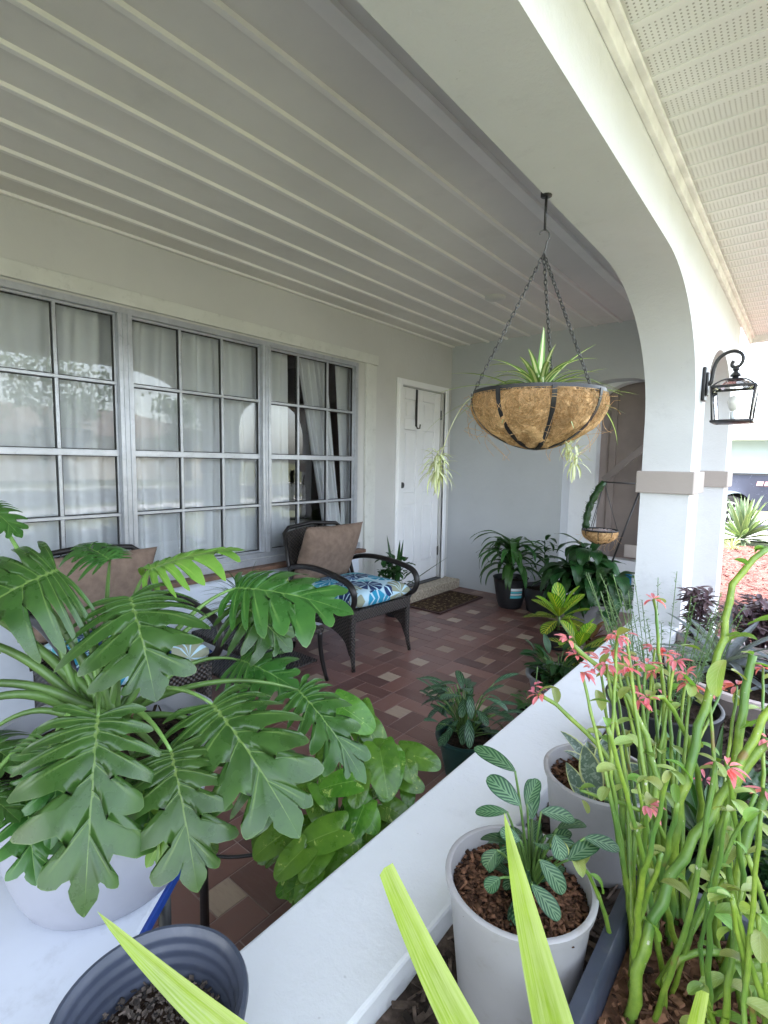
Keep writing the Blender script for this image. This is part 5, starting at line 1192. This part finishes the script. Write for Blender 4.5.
# needle leaved shrub in a black pot
q3 = Vector((-.32, 1.86, 0)); p = bedpot('needle_shrub', q3.x, q3.y, .175, .26, 'feathery pale green shrub in a black pot behind the pink flowers', m='plastic_blk', seed=3, chip=120)
M['needle'] = leafmat('needle_leaf', (0.09, 0.16, 0.07), (0.2, 0.28, 0.14), 'plain', rough=.5, base2=(0.14, 0.23, 0.10))
a_, b_ = MB(), MB(); rr = random.Random(12)
for i in range(46):
    a = rr.uniform(0, 6.28); r = rr.uniform(0, .12); h = rr.uniform(.2, .50); B = Vector((q3.x + r * math.cos(a), q3.y + r * math.sin(a), BZ + .2)); lean = rr.uniform(.05, .28)
    T_ = B + Vector((math.cos(a) * lean * h * 1.6, math.sin(a) * lean * h * 1.6, h)); pts = bez(B, lerp(B, T_, .5) + Vector((0, 0, .03)), T_, 14); b_.tube(pts, .0014, 4)
    for k in range(4, 15):
        for m_ in range(5):
            w = rr.uniform(0, 6.28); d = Vector((math.cos(w), math.sin(w), rr.uniform(.1, .9))); leaf(a_, lerp(pts[k - 1], pts[k], rr.random()), d, (0, 0, 1), rr.uniform(.022, .040) * (1.15 - k / 26), .0045, prof_lance, droop=.3, nt=2, ns=1, rnd=rr.random())
a_.build('foliage', M['needle'], p); b_.build('stems', M['petiole'], p)

# pale bowl with a grey strap leaved bromeliad and purple inch plant
q4 = Vector((-.09, 2.70, 0)); bw = empty('grey_bromeliad', (q4.x, q4.y, BZ), 'silvery grey strap leaved plant in a wide pale bowl by the column', 'potted plant')
pot_mesh((q4.x, q4.y, BZ), .26, .36, .15, .012, .012, 0, lip=.03).build('bowl', M['pot_stone'], bw, auto=60); soil_mesh((q4.x, q4.y), .33, BZ + .11, 160, 6).build('soil', M['soil'], bw)
M['greyleaf'] = leafmat('silver_grey_leaf', (0.12, 0.14, 0.16), (0.24, 0.27, 0.28), 'long', rough=.45, base2=(0.20, 0.23, 0.25))
a_ = MB(); rosette(a_, (q4.x - .15, q4.y + .04, BZ + .12), 30, .34, .045, (8, 55), prof=prof_strap, droop=(.3, 1.0), seed=9, cup=.4)
rosette(a_, (q4.x + .14, q4.y - .03, BZ + .12), 26, .30, .04, (8, 55), prof=prof_strap, droop=(.3, 1.0), seed=19, cup=.4); a_.build('foliage', M['greyleaf'], bw)
M['purple'] = leafmat('purple_inch_leaf', (0.075, 0.035, 0.055), (0.20, 0.15, 0.17), 'long', rough=.45, base2=(0.14, 0.085, 0.10))
def inch(cx, cy, z0, n, label, seed, spread, hh):
    p = empty('purple_inch_plant', (cx, cy, z0), label, 'plant'); a_, b_ = MB(), MB(); rr = random.Random(seed)
    for i in range(n):
        a = rr.uniform(0, 6.28); r = spread * rr.random(); T_ = Vector((cx + r * math.cos(a), cy + r * math.sin(a), z0 + hh * rr.uniform(.45, 1))); B = Vector((cx + .3 * r * math.cos(a), cy + .3 * r * math.sin(a), z0))
        pts = bez(B, (B.x, B.y, T_.z), T_, 8); b_.tube(pts, .004, 5)
        for k in range(3, 9):
            for m_ in range(3):
                w = rr.uniform(0, 6.28); e = rr.uniform(-.3, .9); leaf(a_, pts[k], (math.cos(w), math.sin(w), e), (0, 0, 1), rr.uniform(.05, .09), .026, prof_lance, droop=rr.uniform(.2, 1), cup=.4, nt=6, ns=2, rnd=rr.random())
    a_.build('foliage', M['purple'], p); b_.build('stems', M['purple'], p)
g1 = onz(655, 640, .45); inch(-.52 + .10, 3.17, BZ, 13, 'dark purple trailing plant against the foot of the white column', 1, .10, .40)
inch(-.12, 3.22, BZ, 34, 'wide clump of dark purple leaves in front of the red mulch', 2, .26, .40)
inch(.16, 2.95, BZ, 24, 'second purple clump further right, at the very edge of the picture', 3, .2, .42)

# dark crinkled ground plant at the right edge
p = empty('crinkled_plant', (.05, 1.42, BZ), 'low dark green crinkled plant behind the charcoal planter at the right edge', 'plant'); a_, b_ = MB(), MB(); rr = random.Random(41)
pot_mesh((.05, 1.42, BZ), .11, .14, .14).build('pot', M['plastic_blk'], p, auto=60)
long_leaves(a_, b_, (.05, 1.42, BZ + .11), 110, .06, .04, rr, (.0, .16), .15, (-10, 70), prof_ellip, wave=.12, base_r=.03); a_.build('foliage', M['darkleaf'], p); b_.build('stems', M['petiole'], p)
p = empty('strappy_ground_plant', (-.10, 1.62, BZ), 'narrow leaved green plant between the needle shrub and the charcoal planter', 'plant'); a_ = MB()
rosette(a_, (-.14, 1.56, BZ), 34, .32, .03, (20, 80), prof=prof_lance, droop=(.3, 1.2), seed=21, cup=.3); rosette(a_, (.16, 1.75, BZ), 34, .34, .03, (20, 80), prof=prof_lance, droop=(.3, 1.2), seed=22, cup=.3); a_.build('foliage', M['midleaf'], p)

# ------------------------------------------------------------------ charcoal planter with devil's backbone
tx0, tx1, ty0, ty1, tzt = -.228, .42, .50, 1.135, .485
pl = empty('planter_box', ((tx0 + tx1) / 2, (ty0 + ty1) / 2, BZ), 'charcoal rectangular planter full of thick zigzag green stems with pink flowers', 'planter')
mb = MB()
def rect(x0, y0, x1, y1, z, r=.03, n=5):
    out = []
    for cx_, cy2, a0 in ((x1 - r, y1 - r, 0), (x0 + r, y1 - r, 90), (x0 + r, y0 + r, 180), (x1 - r, y0 + r, 270)):
        for i in range(n + 1): a = R(a0 + 90 * i / n); out.append(Vector((cx_ + r * math.cos(a), cy2 + r * math.sin(a), z)))
    return out
lv = [(0.03, BZ), (0.012, BZ + .01), (.014, tzt - .03), (.0, tzt - .028), (0, tzt), (.006, tzt + .003), (.022, tzt + .003), (.026, tzt - .002), (.03, tzt - .02), (.038, BZ + .03)]
vs = []; 
for i_, z_ in lv: vs += rect(tx0 + i_, ty0 + i_, tx1 - i_, ty1 - i_, z_, max(.01, .035 - i_ * .4))
nn_ = 24; fs = [(i * nn_ + k, i * nn_ + (k + 1) % nn_, (i + 1) * nn_ + (k + 1) % nn_, (i + 1) * nn_ + k) for i in range(len(lv) - 1) for k in range(nn_)]
fs += [tuple(range(nn_ - 1, -1, -1)), tuple((len(lv) - 1) * nn_ + k for k in range(nn_))]
mb.add(vs, fs); mb.build('box', M['tray'], pl, auto=35)
mb = MB(); SZ2 = .435; nx_, ny_ = 24, 24
for i in range(nx_ + 1):
    for j in range(ny_ + 1):
        x, y = lerp(tx0 + .033, tx1 - .033, i / nx_), lerp(ty0 + .033, ty1 - .033, j / ny_); mb.v.append((x, y, SZ2 + .012 * noise.noise(Vector((x * 25, y * 25, 3))))); mb.uv.append((0, 0)); mb.rnd.append(.5)
for i in range(nx_):
    for j in range(ny_): k = i * (ny_ + 1) + j; mb.f.append((k, k + ny_ + 1, k + ny_ + 2, k + 1))
chips(mb, 900, lambda r: (r.uniform(tx0 + .04, tx1 - .04), r.uniform(ty0 + .04, ty1 - .04), SZ2 + r.uniform(.004, .016)), .004, .02, .002, .006, random.Random(2), .5)
chips(mb, 1500, lambda r: (r.uniform(tx0 + .04, tx1 - .04), r.uniform(ty0 + .04, ty1 - .04), SZ2 + r.uniform(.006, .018)), .002, .008, .0012, .003, random.Random(5), .6)
mb.build('soil', M['chips'], pl, smooth=False)
t = NT('backbone_stem'); u, v = t.uv(); n1 = t.noise(26, 5, .7); c = t.mix(t.ss(n1, .35, .65), (0.14, 0.235, 0.022), (0.25, 0.35, 0.045))
c = t.mix(t.ss(t.noise(7, 2), .35, .7), c, (0.085, 0.19, 0.04)); c = t.mix(t.M('MULTIPLY', t.ss(t.noise(16, 3, .5), .66, .74), .8), c, (.22, .13, .05)); c = t.mix(t.M('MULTIPLY', t.ss(t.noise(60, 3, .7), .66, .72), .8), c, (.5, .5, .42))
M['bone'] = t.done(t.bsdf(c, .38, t.bump(n1, .25, .002), 0, .5))
M['bone_leaf'] = leafmat('pale_yellow_leaf', (0.24, 0.34, 0.09), (0.42, 0.50, 0.24), 'plain', rough=.42, base2=(0.36, 0.40, 0.12), trans=.3)
M['bone_leaf2'] = leafmat('lime_leaf', (0.14, 0.28, 0.05), (0.30, 0.42, 0.12), 'plain', rough=.42, base2=(0.22, 0.38, 0.07), trans=.3)
M['flower'] = leafmat('coral_flower', (0.72, 0.17, 0.24), (0.82, 0.42, 0.42), 'plain', rough=.45, base2=(0.82, 0.29, 0.34), trans=.35)
sm, lf1, lf2, fw, scar = MB(), MB(), MB(), MB(), MB(); rr = random.Random(99)
def flower(p, s=.02):
    dd = Vector((rr.uniform(-1, 1), rr.uniform(-1, 1), rr.uniform(-.1, .5))); fw = MB()
    for i in range(rr.randint(6, 11)):
        a = rr.uniform(0, 6.28); d = Vector((math.cos(a), math.sin(a), rr.uniform(-.5, .5))) + dd * .5
        leaf(fw, p + d * .004, d, (0, 0, 1), s * rr.uniform(.7, 1.5), s * .42, prof_lance, droop=rr.uniform(0, 1.2), cup=.5, nt=5, ns=1, rnd=rr.random())
    fw.build('flower', M['flower'], pl)
def bone_leaf(p, s=.045, d=None):
    d = d or Vector((rr.uniform(-1, 1), rr.uniform(-1, 1), rr.uniform(-.1, .8)))
    leaf(lf1 if rr.random() < .6 else lf2, p, d, (rr.uniform(-.3, .3), rr.uniform(-.3, .3), 1), s * rr.uniform(.7, 1.2), s * .5, prof_ellip, droop=rr.uniform(.3, 1.6), cup=.35, nt=8, ns=2, rnd=rr.random())
def stem(pts, r0, r1, zig=.36, leaves=3, fl=True, nodes=True):
    """zigzag stem through the given points"""
    r0 *= .84; r1 *= .84; L = sum((pts[i + 1] - pts[i]).length for i in range(len(pts) - 1)); n = max(5, int(L / .038)); out = []
    acc = 0; seg = [(pts[i + 1] - pts[i]).length for i in range(len(pts) - 1)]
    def at(s_):
        for i, l in enumerate(seg):
            if s_ <= l or i == len(seg) - 1: return lerp(pts[i], pts[i + 1], min(1, s_ / l))
            s_ -= l
    base = [at(L * i / n) for i in range(n + 1)]; rad = []; P = []; side = (pts[-1] - pts[0]).normalized().cross(Vector((rr.uniform(-1, 1), rr.uniform(-1, 1), .2))).normalized()
    for i, b in enumerate(base):
        r = lerp(r0, r1, i / n); z_ = zig * r * (1 if i % 2 else -1) + rr.uniform(-.2, .2) * r; pp = b + side * z_
        if i and nodes: P.append(lerp(P[-1], pp, .5)); rad.append(r * .97)
        P.append(pp); rad.append(r * (1.07 if i % 2 else 1.02))
    sm.tube(P, rad, 10, rnd=rr.random())
    for i in range(1, n):
        if rr.random() < .5: scar.ico(P[i * 2 if nodes else i] + side * rad[0] * .8 * (1 if i % 2 else -1), r1 * .25 + .0008, 0)
    for i in range(leaves): bone_leaf(P[rr.randrange(len(P) // 2, len(P))])
    if fl: flower(P[-1], .023)
    else: bone_leaf(P[-1], .03); bone_leaf(P[-1], .022)
    return P
def S(pix, d0, d1, r0, r1, **kw):
    n = len(pix); return stem([dep(x, y, lerp(d0, d1, i / (n - 1))) for i, (x, y) in enumerate(pix)], r0, r1, **kw)
def base_d(x, y): r = ray(x, y); return (SZ2 - H) / r.z
S([(631, 1026), (639, 961), (659, 905), (678, 862), (700, 830), (727, 790), (755, 735), (775, 700)], base_d(631, 1026), .90, .0118, .0075, fl=False, leaves=1)
S([(634, 945), (631, 845), (659, 794), (649, 745), (633, 706), (617, 684), (591, 661), (568, 640)], base_d(634, 945), 1.12, .010, .0055, leaves=2)
S([(640, 930), (628, 880), (620, 787), (610, 761), (597, 742), (578, 727), (565, 710), (539, 694)], base_d(640, 930), 1.10, .009, .005, leaves=2)
S([(668, 925), (672, 860), (681, 793), (691, 768), (696, 739), (701, 716), (710, 694), (714, 664), (722, 645), (727, 610), (729, 592), (741, 572), (766, 548)], base_d(668, 925), 1.12, .0125, .0075, leaves=3, fl=False)
S([(725, 905), (728, 850), (730, 793), (736, 755), (743, 713), (746, 681), (753, 655)], base_d(725, 905), 1.1, .0115, .0095, leaves=5, fl=False)
S([(705, 870), (700, 820), (700, 785), (688, 742), (681, 723), (665, 697), (648, 698)], base_d(705, 870), 1.05, .009, .005, leaves=2)
S([(694, 1008), (735, 978), (790, 948)], .86, .86, .0115, .011, leaves=0, fl=False)
S([(722, 976), (748, 945), (790, 905)], .84, .88, .0115, .011, leaves=0, fl=False)
S([(664, 900), (664, 687), (659, 658), (657, 620), (654, 600)], base_d(664, 900), 1.3, .007, .004, leaves=2)
S([(612, 960), (606, 915), (590, 875), (560, 840)], base_d(612, 960), .92, .006, .003, leaves=3, fl=False)
S([(745, 1024), (742, 960), (735, 905), (742, 850), (768, 790)], .84, .95, .012, .009, leaves=3)
S([(718, 940), (712, 880), (722, 830), (735, 780), (768, 740)], base_d(718, 940), 1.0, .013, .010, leaves=3)
S([(700, 920), (655, 815), (580, 790), (600, 785)][:3], base_d(700, 920), 1.0, .006, .004, leaves=1, fl=False)
S([(658, 985), (690, 935), (700, 915), (725, 880)], .86, .9, .007, .006, leaves=0, fl=False)
S([(664, 1030), (662, 985), (680, 955), (720, 952)], .84, .86, .006, .006, leaves=0, fl=False)
fl_px = [(592, 667), (600, 660), (617, 636), (626, 634), (636, 662), (646, 664), (622, 656), (668, 653), (686, 672), (664, 696), (709, 692), (737, 686), (763, 668), (576, 655), (533, 686), (641, 690), (612, 650), (705, 780), (655, 648), (640, 700), (606, 664), (630, 668), (675, 660), (582, 672), (690, 684), (722, 690), (652, 672), (614, 676)]
for (x, y) in fl_px:
    d = rr.uniform(1.05, 1.35); T_ = dep(x, y, d)
    if y >= 700 or x in (533, 576, 592): flower(T_, .021)
    if y < 700 and x not in (533, 576, 592): 
        b = Vector((min(tx1 - .05, max(tx0 + .05, T_.x + rr.uniform(-.05, .1))), min(ty1 - .05, T_.y - rr.uniform(.05, .2)), SZ2)); stem([b, lerp(b, T_, .5) + Vector((rr.uniform(-.03, .03), rr.uniform(-.03, .03), .03)), T_], .0065, .0035, leaves=2, fl=True)
for i in range(70):
    b = Vector((rr.uniform(tx0 + .05, tx1 - .04), rr.uniform(ty0 + .12, ty1 - .05), SZ2 - .01)); h = rr.uniform(.14, .50); a = rr.uniform(0, 6.28); l = rr.uniform(.05, .32)
    if b.x < -.10 and b.y < .85: continue
    T_ = b + Vector((math.cos(a) * l * h, math.sin(a) * l * h, h)); 
    if T_.y < .45 or (T_.x < -.15 and T_.y < .8): continue
    stem([b, lerp(b, T_, .5) + Vector((rr.uniform(-.03, .03), rr.uniform(-.03, .03), .0)), T_], rr.uniform(.0045, .0085), rr.uniform(.003, .005), leaves=rr.randint(1, 3), fl=rr.random() < .15)
for (x, y, s_) in ((582, 800, .03), (560, 690, .04), (612, 745, .05), (635, 668, .05), (672, 740, .06), (665, 760, .06), (725, 660, .07), (748, 625, .07), (752, 690, .06), (700, 700, .06), (740, 730, .06), (597, 690, .05), (650, 700, .05), (735, 845, .045), (710, 868, .045), (606, 920, .04), (600, 905, .04), (700, 650, .05), (757, 640, .07)):
    bone_leaf(dep(x, y, rr.uniform(1.0, 1.15)), s_)
sm.build('stems', M['bone'], pl); lf1.build('foliage', M['bone_leaf'], pl); lf2.build('lime_foliage', M['bone_leaf2'], pl)

# ------------------------------------------------------------------ yellow green strap leaved plant just below the camera
M['agave_y'] = leafmat('lime_strap_leaf', (0.19, 0.27, 0.02), (0.33, 0.39, 0.13), 'strap', rough=.32, base2=(0.28, 0.38, 0.03), trans=.3)
CB = onz(622, 1290, .40); ax_, ay_ = CB.x, CB.y; p = empty('lime_strap_plant', (ax_, ay_, BZ), 'bright yellow green strap leaves rising from a pot below the picture edge', 'potted plant')
pot_mesh((ax_, ay_, BZ), .045, .06, .09).build('pot', M['plastic_blk'], p, auto=60)
def prof_blunt(t): return .5 * (1 - .62 * t ** 2.2)
def prof_taper(t): return .5 * (1 - t ** 2.0) ** .8 * (1 - .25 * t)
a_ = MB()
def strap(tip, td, W, bow, prof=prof_taper, fold=.35, side=0):
    B = CB + Vector((random.uniform(-.01, .01), random.uniform(-.01, .01), 0)); T_ = dep(*tip, td)
    pts = bez(B, lerp(B, T_, .5) + Vector(bow), T_, 24); vs = []; uvs = []; ns = 4
    for i, c in enumerate(pts):
        t_ = i / 24; tg = (pts[min(24, i + 1)] - pts[max(0, i - 1)]).normalized(); toc = (EYE - c).normalized() + Rt * side; n = (toc - tg * toc.dot(tg)).normalized(); s_ = tg.cross(n)
        for j in range(-ns, ns + 1):
            f = j / ns; w = prof(t_) * W; vs.append(c + s_ * f * w - n * (-fold) * w * abs(f)); uvs.append((t_, f))
    C_ = 2 * ns + 1; a_.add(vs, [(i * C_ + j, i * C_ + j + 1, (i + 1) * C_ + j + 1, (i + 1) * C_ + j) for i in range(24) for j in range(C_ - 1)], uvs, .7)
strap((384, 868), .62, .056, -Rt * .035, prof_blunt, .45, .5)
strap((504, 812), .66, .086, -Rt * .02, prof_taper, .5, .5)
strap((701, 990), .52, .036, (0, 0, .0), prof_blunt, .4, .5)
strap((97, 911), .60, .066, -Rt * .085 - Up * .0, prof_taper, .45, -.3)
strap((250, 1200), .5, .05, (0, 0, .02)); strap((800, 1160), .5, .05, (0, 0, .02)); strap((560, 1120), .5, .04, (0, 0, .02))
a_.build('foliage', M['agave_y'], p)

# ------------------------------------------------------------------ black nursery pot on the wall end
nx0 = dep(152, 1026, .70); p = empty('nursery_pot', (nx0.x, nx0.y, KT), 'wide blue black nursery pot of gritty soil on the low wall', 'pot')
hh = .585 - KT
mb = MB(); r1 = .128; P = [(0, .001), (.10, .001), (.105, .006), (.118, hh - .03), (.124, hh - .028), (.128, hh - .004), (.126, hh), (.121, hh), (.118, hh - .006)]
for i in range(20): P.append((.117 - .0012 * i - (.002 if i % 4 < 2 else 0), hh - .01 - .0045 * i))
P.append((0, hh - .10)); mb.lathe(P, (nx0.x, nx0.y, KT), 64); mb.build('body', M['nursery'], p, auto=50)
so_ = soil_mesh((nx0.x, nx0.y), .10, KT + hh - .075, 0, 8, bmp=.012); so_.build('soil', M['soil'], p)
so_ = MB(); rr = random.Random(4)
def plc(r): a = r.uniform(0, 6.28); q = .096 * math.sqrt(r.random()); return (nx0.x + q * math.cos(a), nx0.y + q * math.sin(a), KT + hh - .066 + r.uniform(0, .008))
chips(so_, 900, plc, .001, .004, .001, .0035, rr, .8); so_.build('grit', simple('gritty_soil', (.075, .06, .05), .95, .5, 60, rnd=.9), p, smooth=False)

# ================================================================== beyond the porch
M['agave'] = leafmat('variegated_agave_leaf', (0.10, 0.15, 0.09), (0.32, 0.36, 0.24), 'edged', rough=.5, base2=(0.13, 0.19, 0.11), extra=(0.16, 0.22, 0.15))
ag = onz(741, 543, GZ); p = empty('agave', (ag.x, ag.y, GZ), 'big spiky variegated agave at the far end of the red mulch', 'plant')
a_ = MB(); rosette(a_, (ag.x, ag.y, GZ + .08), 90, .86, .085, (2, 85), prof=prof_lance, droop=(0, .25), seed=3, cup=.35, nt=8)
a_.build('foliage', M['agave'], p)
p = empty('grass_tuft', (ag.x - .05, ag.y - 1.0, GZ), 'small yellowish grass tuft in the red mulch before the agave', 'plant'); a_ = MB(); rosette(a_, (ag.x - .05, ag.y - 1.0, GZ), 40, .3, .015, (10, 80), droop=(.2, 1), seed=4, nt=4, ns=1); a_.build('foliage', M['spider'], p)

# pickup truck
M['carpaint'] = simple('slate_blue_car_paint', (.05, .055, .08), .25, .03, 3, 60, .02, .001, metal=.35, spec=.6)
M['rubber'] = simple('tyre_rubber', (.02, .02, .02), .8, .2, 20)
M['rimm'] = simple('alloy_wheel', (.5, .5, .5), .3, .05, 10, metal=.8)
M['chrome'] = simple('chrome', (.6, .6, .62), .2, metal=.9)
M['carglass'] = simple('dark_car_glass', (.02, .025, .03), .08, spec=.8)
TY = 15.6; TX = -1.42; G = GZ
tr = empty('pickup_truck', (TX, TY, G), 'slate blue pickup truck parked on the driveway beyond the agave', 'truck')
def archprof(x0, x1, zlo, ztop, wheels, n=80):
    out = []
    for i in range(n + 1):
        x = lerp(x0, x1, i / n); z = zlo
        for wx, wr in wheels:
            if abs(x - wx) < wr: z = max(z, G + .40 + math.sqrt(wr * wr - (x - wx) ** 2))
        out.append((x, z))
    return out
def slab(name, x0, x1, zlo, ztop, y0, y1, wheels, m, bev=.03, crown=0):
    mb = MB(); pr_ = archprof(x0, x1, zlo, ztop, wheels); n = len(pr_); vs = []
    for y in (y0, y1):
        ins = .05
        for x, z in pr_: vs.append((x, y, z))
        for x, z in pr_: vs.append((x, y + (ins if y == y0 else -ins) * .5, max(z + .01, (zlo + ztop) / 2 + .12)))
        for x, z in pr_: vs.append((x, y + (ins if y == y0 else -ins), ztop))
    fs = []
    for i in range(n - 1):
        for b in (0, n): fs.append((b + i, b + i + 1, b + i + 1 + n, b + i + n)); fs.append((3 * n + b + i + 1, 3 * n + b + i, 3 * n + b + i + n, 3 * n + b + i + 1 + n))
        fs.append((2 * n + i, 2 * n + i + 1, 5 * n + i + 1, 5 * n + i)); fs.append((i + 1, i, 3 * n + i, 3 * n + i + 1))
    for e_ in (0, n - 1):
        a = [e_, e_ + n, e_ + 2 * n, e_ + 5 * n, e_ + 4 * n, e_ + 3 * n]; fs.append(tuple(a if e_ else a[::-1]))
    mb.add(vs, fs); return mb.build(name, m, tr, auto=30)
W0 = TX + .0; WF = TX - 3.7
slab('body', TX - 4.75, TX + 1.35, G + .48, G + 1.30, TY - .95, TY + .95, ((W0, .52), (WF, .52)), M['carpaint'])
mb = MB(); zc0, zc1 = G + 1.30, G + 1.93
vs = [(TX - 3.1, TY - .88, zc0), (TX - .95, TY - .88, zc0), (TX - .95, TY + .88, zc0), (TX - 3.1, TY + .88, zc0), (TX - 2.5, TY - .72, zc1), (TX - 1.1, TY - .72, zc1), (TX - 1.1, TY + .72, zc1), (TX - 2.5, TY + .72, zc1)]
mb.add(vs, [(0, 1, 5, 4), (1, 2, 6, 5), (2, 3, 7, 6), (3, 0, 4, 7), (4, 5, 6, 7)]); mb.build('cab', M['carpaint'], tr, smooth=False, bevel=.05)
mb = MB(); mb.add([(TX - 2.85, TY - .872, zc0 + .05), (TX - 1.1, TY - .872, zc0 + .05), (TX - 1.2, TY - .752, zc1 - .1), (TX - 2.45, TY - .752, zc1 - .1)], [(0, 1, 2, 3)]); mb.build('side_window', M['carglass'], tr, smooth=False)
mb = MB(); mb.box((TX - .93, TY - .93, G + 1.302), (TX + 1.36, TY - .84, G + 1.345)); mb.build('bed_rail', M['plastic_blk'], tr, smooth=False, bevel=.01)
mb = MB(); mb.box((TX + 1.36, TY - .9, G + .5), (TX + 1.52, TY + .9, G + .68)); mb.build('bumper', M['chrome'], tr, smooth=False, bevel=.03)
mb = MB(); mb.box((TX + 1.30, TY - .955, G + .85), (TX + 1.358, TY - .84, G + 1.2)); mb.build('tail_light', simple('tail_light_red', (.4, .02, .02), .2), tr, smooth=False, bevel=.01)
for wx in (W0, WF):
    for wy, s_ in ((TY - .93, -1), (TY + .70, 1)):
        mb = MB(); N = 40
        prof_ = [(.0, .0), (.26, .0), (.27, -.005), (.37, -.0), (.40, .03), (.40, .20), (.37, .23), (0, .23)]
        vs = []
        for r_, y_ in prof_:
            for k in range(N): a = 2 * math.pi * k / N; vs.append((wx + r_ * math.cos(a), wy + y_, G + .40 + r_ * math.sin(a)))
        mb.add(vs, [(i * N + k, i * N + (k + 1) % N, (i + 1) * N + (k + 1) % N, (i + 1) * N + k) for i in range(len(prof_) - 1) for k in range(N)]); w_ = mb.build('wheel', M['rubber'], tr, auto=40)
        if s_ < 0:
            mb = MB()
            for k in range(10):
                a = 2 * math.pi * k / 10; c_, s2 = math.cos(a), math.sin(a); mb.tube([(wx + .04 * c_, wy - .012, G + .4 + .04 * s2), (wx + .25 * c_, wy - .008, G + .4 + .25 * s2)], .022, 6)
            mb.tube([(wx + .25 * math.cos(a), wy - .006, G + .4 + .25 * math.sin(a)) for a in [k * math.pi / 16 for k in range(33)]], .018, 6); mb.build('rim', M['rimm'], w_)
for k, (t0, t1, mm) in enumerate(((.50, .62, 'r'), (.65, .72, 'r'), (.76, .86, 'r'), (.90, 1.04, 'w'))):
    mb = MB(); y = TY - .953 + .012; mb.add([(TX + t0, y - .012, G + 1.06), (TX + t1, y - .012, G + 1.06), (TX + t1 + .02, y, G + 1.16), (TX + t0 + .02, y, G + 1.16)], [(0, 1, 2, 3)])
    mb.build('decal', M['flower'] if mm == 'r' else M['tag_white'], tr, smooth=False)

# neighbouring house
M['bluewall'] = stucco('pale_blue_house_paint', (.40, .47, .52), .05); M['white_paint'] = simple('white_house_trim', (.78, .78, .76), .5, .03)
nh = empty('neighbour_house', (-4, 27, G), 'pale blue neighbouring house with white eaves and a white porch post', 'house')
mb = MB(); mb.box((-12, 25.2, G), (-.75, 33, G + 2.75)); mb.build('wall', M['bluewall'], nh, smooth=False)
mb = MB(); mb.box((-12.5, 23.9, G + 2.55), (.6, 33.4, G + 2.85)); mb.build('eave', M['white_paint'], nh, smooth=False)
mb = MB(); mb.add([(-12.6, 23.8, G + 2.86), (.7, 23.8, G + 2.86), (.7, 33.6, G + 2.86), (-12.6, 33.6, G + 2.86), (-8.5, 28.6, G + 4.0), (-3.5, 28.6, G + 4.0)], [(0, 1, 5, 4), (2, 3, 4, 5), (1, 2, 5), (3, 0, 4), (0, 3, 2, 1)]); mb.build('roof', simple('pale_roof', (.5, .48, .45), .9), nh, smooth=False)
mb = MB(); mb.box((-.75, 24.0, G), (-.35, 24.35, G + 2.56)); mb.build('porch_post', M['white_paint'], nh, smooth=False)
mb = MB(); mb.box((-.30, 26.5, G), (3, 33, G + 2.54)); mb.build('wall', M['white_paint'], nh, smooth=False)

# trees and a house across the street (seen only as reflections in the window glass)
M['treeleaf'] = leafmat('tree_leaf', (0.035, 0.08, 0.02), (0.06, 0.12, 0.03), 'plain', rough=.6, base2=(0.07, 0.13, 0.035)); M['bark'] = simple('bark', (.12, .09, .07), .9, .3, 12)
def tree(x, y, h, r, seed, label):
    rr = random.Random(seed); p = empty('street_tree', (x, y, G), label, 'tree', 'trees across the street'); mb = MB(); mb.tube([(x, y, G), (x + .1, y, G + h * .3), (x, y + .1, G + h * .6)], [.22, .17, .1], 8)
    for i in range(7): a = i * .9; mb.tube(bez((x, y, G + h * .35), (x + r * .4 * math.cos(a), y + r * .4 * math.sin(a), G + h * .55), (x + r * .7 * math.cos(a), y + r * .7 * math.sin(a), G + h * .75), 5), [.09, .08, .06, .05, .03, .02], 6)
    mb.build('trunk', M['bark'], p); mb = MB()
    cl = [(x + r * .75 * math.cos(a) * q, y + r * .75 * math.sin(a) * q, G + h * rr.uniform(.45, .95)) for a, q in [(rr.uniform(0, 6.28), rr.random() ** .5) for _ in range(26)]]
    for i in range(1900):
        c = cl[rr.randrange(26)]; q = Vector((rr.gauss(0, 1), rr.gauss(0, 1), rr.gauss(0, .7))) * r * .16 + Vector(c); d = Vector((rr.uniform(-1, 1), rr.uniform(-1, 1), rr.uniform(-1, 1))); leaf(mb, q, d, (0, 0, 1), .3, .2, prof_ellip, nt=2, ns=1, rnd=rr.random())
    mb.build('crown', M['treeleaf'], p)
tree(24, 5, 6.0, 3.0, 1, 'round street tree opposite the window, nearest the camera end'); tree(26, 11, 7.0, 3.4, 2, 'tallest street tree opposite the middle sash'); tree(27, 19, 5.5, 2.6, 3, 'street tree opposite the far end of the porch')
ho = empty('opposite_house', (34, 12, G), 'beige house across the street with a brown hipped roof', 'house')
mb = MB(); mb.box((30, 2, G), (40, 24, G + 2.8)); mb.build('wall', simple('beige_paint', (.5, .45, .38), .8), ho, smooth=False)
mb = MB(); mb.add([(29.3, 1.3, G + 2.8), (40.7, 1.3, G + 2.8), (40.7, 24.7, G + 2.8), (29.3, 24.7, G + 2.8), (35, 7, G + 5), (35, 19, G + 5)], [(0, 1, 4), (1, 2, 5, 4), (2, 3, 5), (3, 0, 4, 5), (0, 3, 2, 1)]); mb.build('roof', simple('brown_roof', (.16, .12, .10), .9), ho, smooth=False)
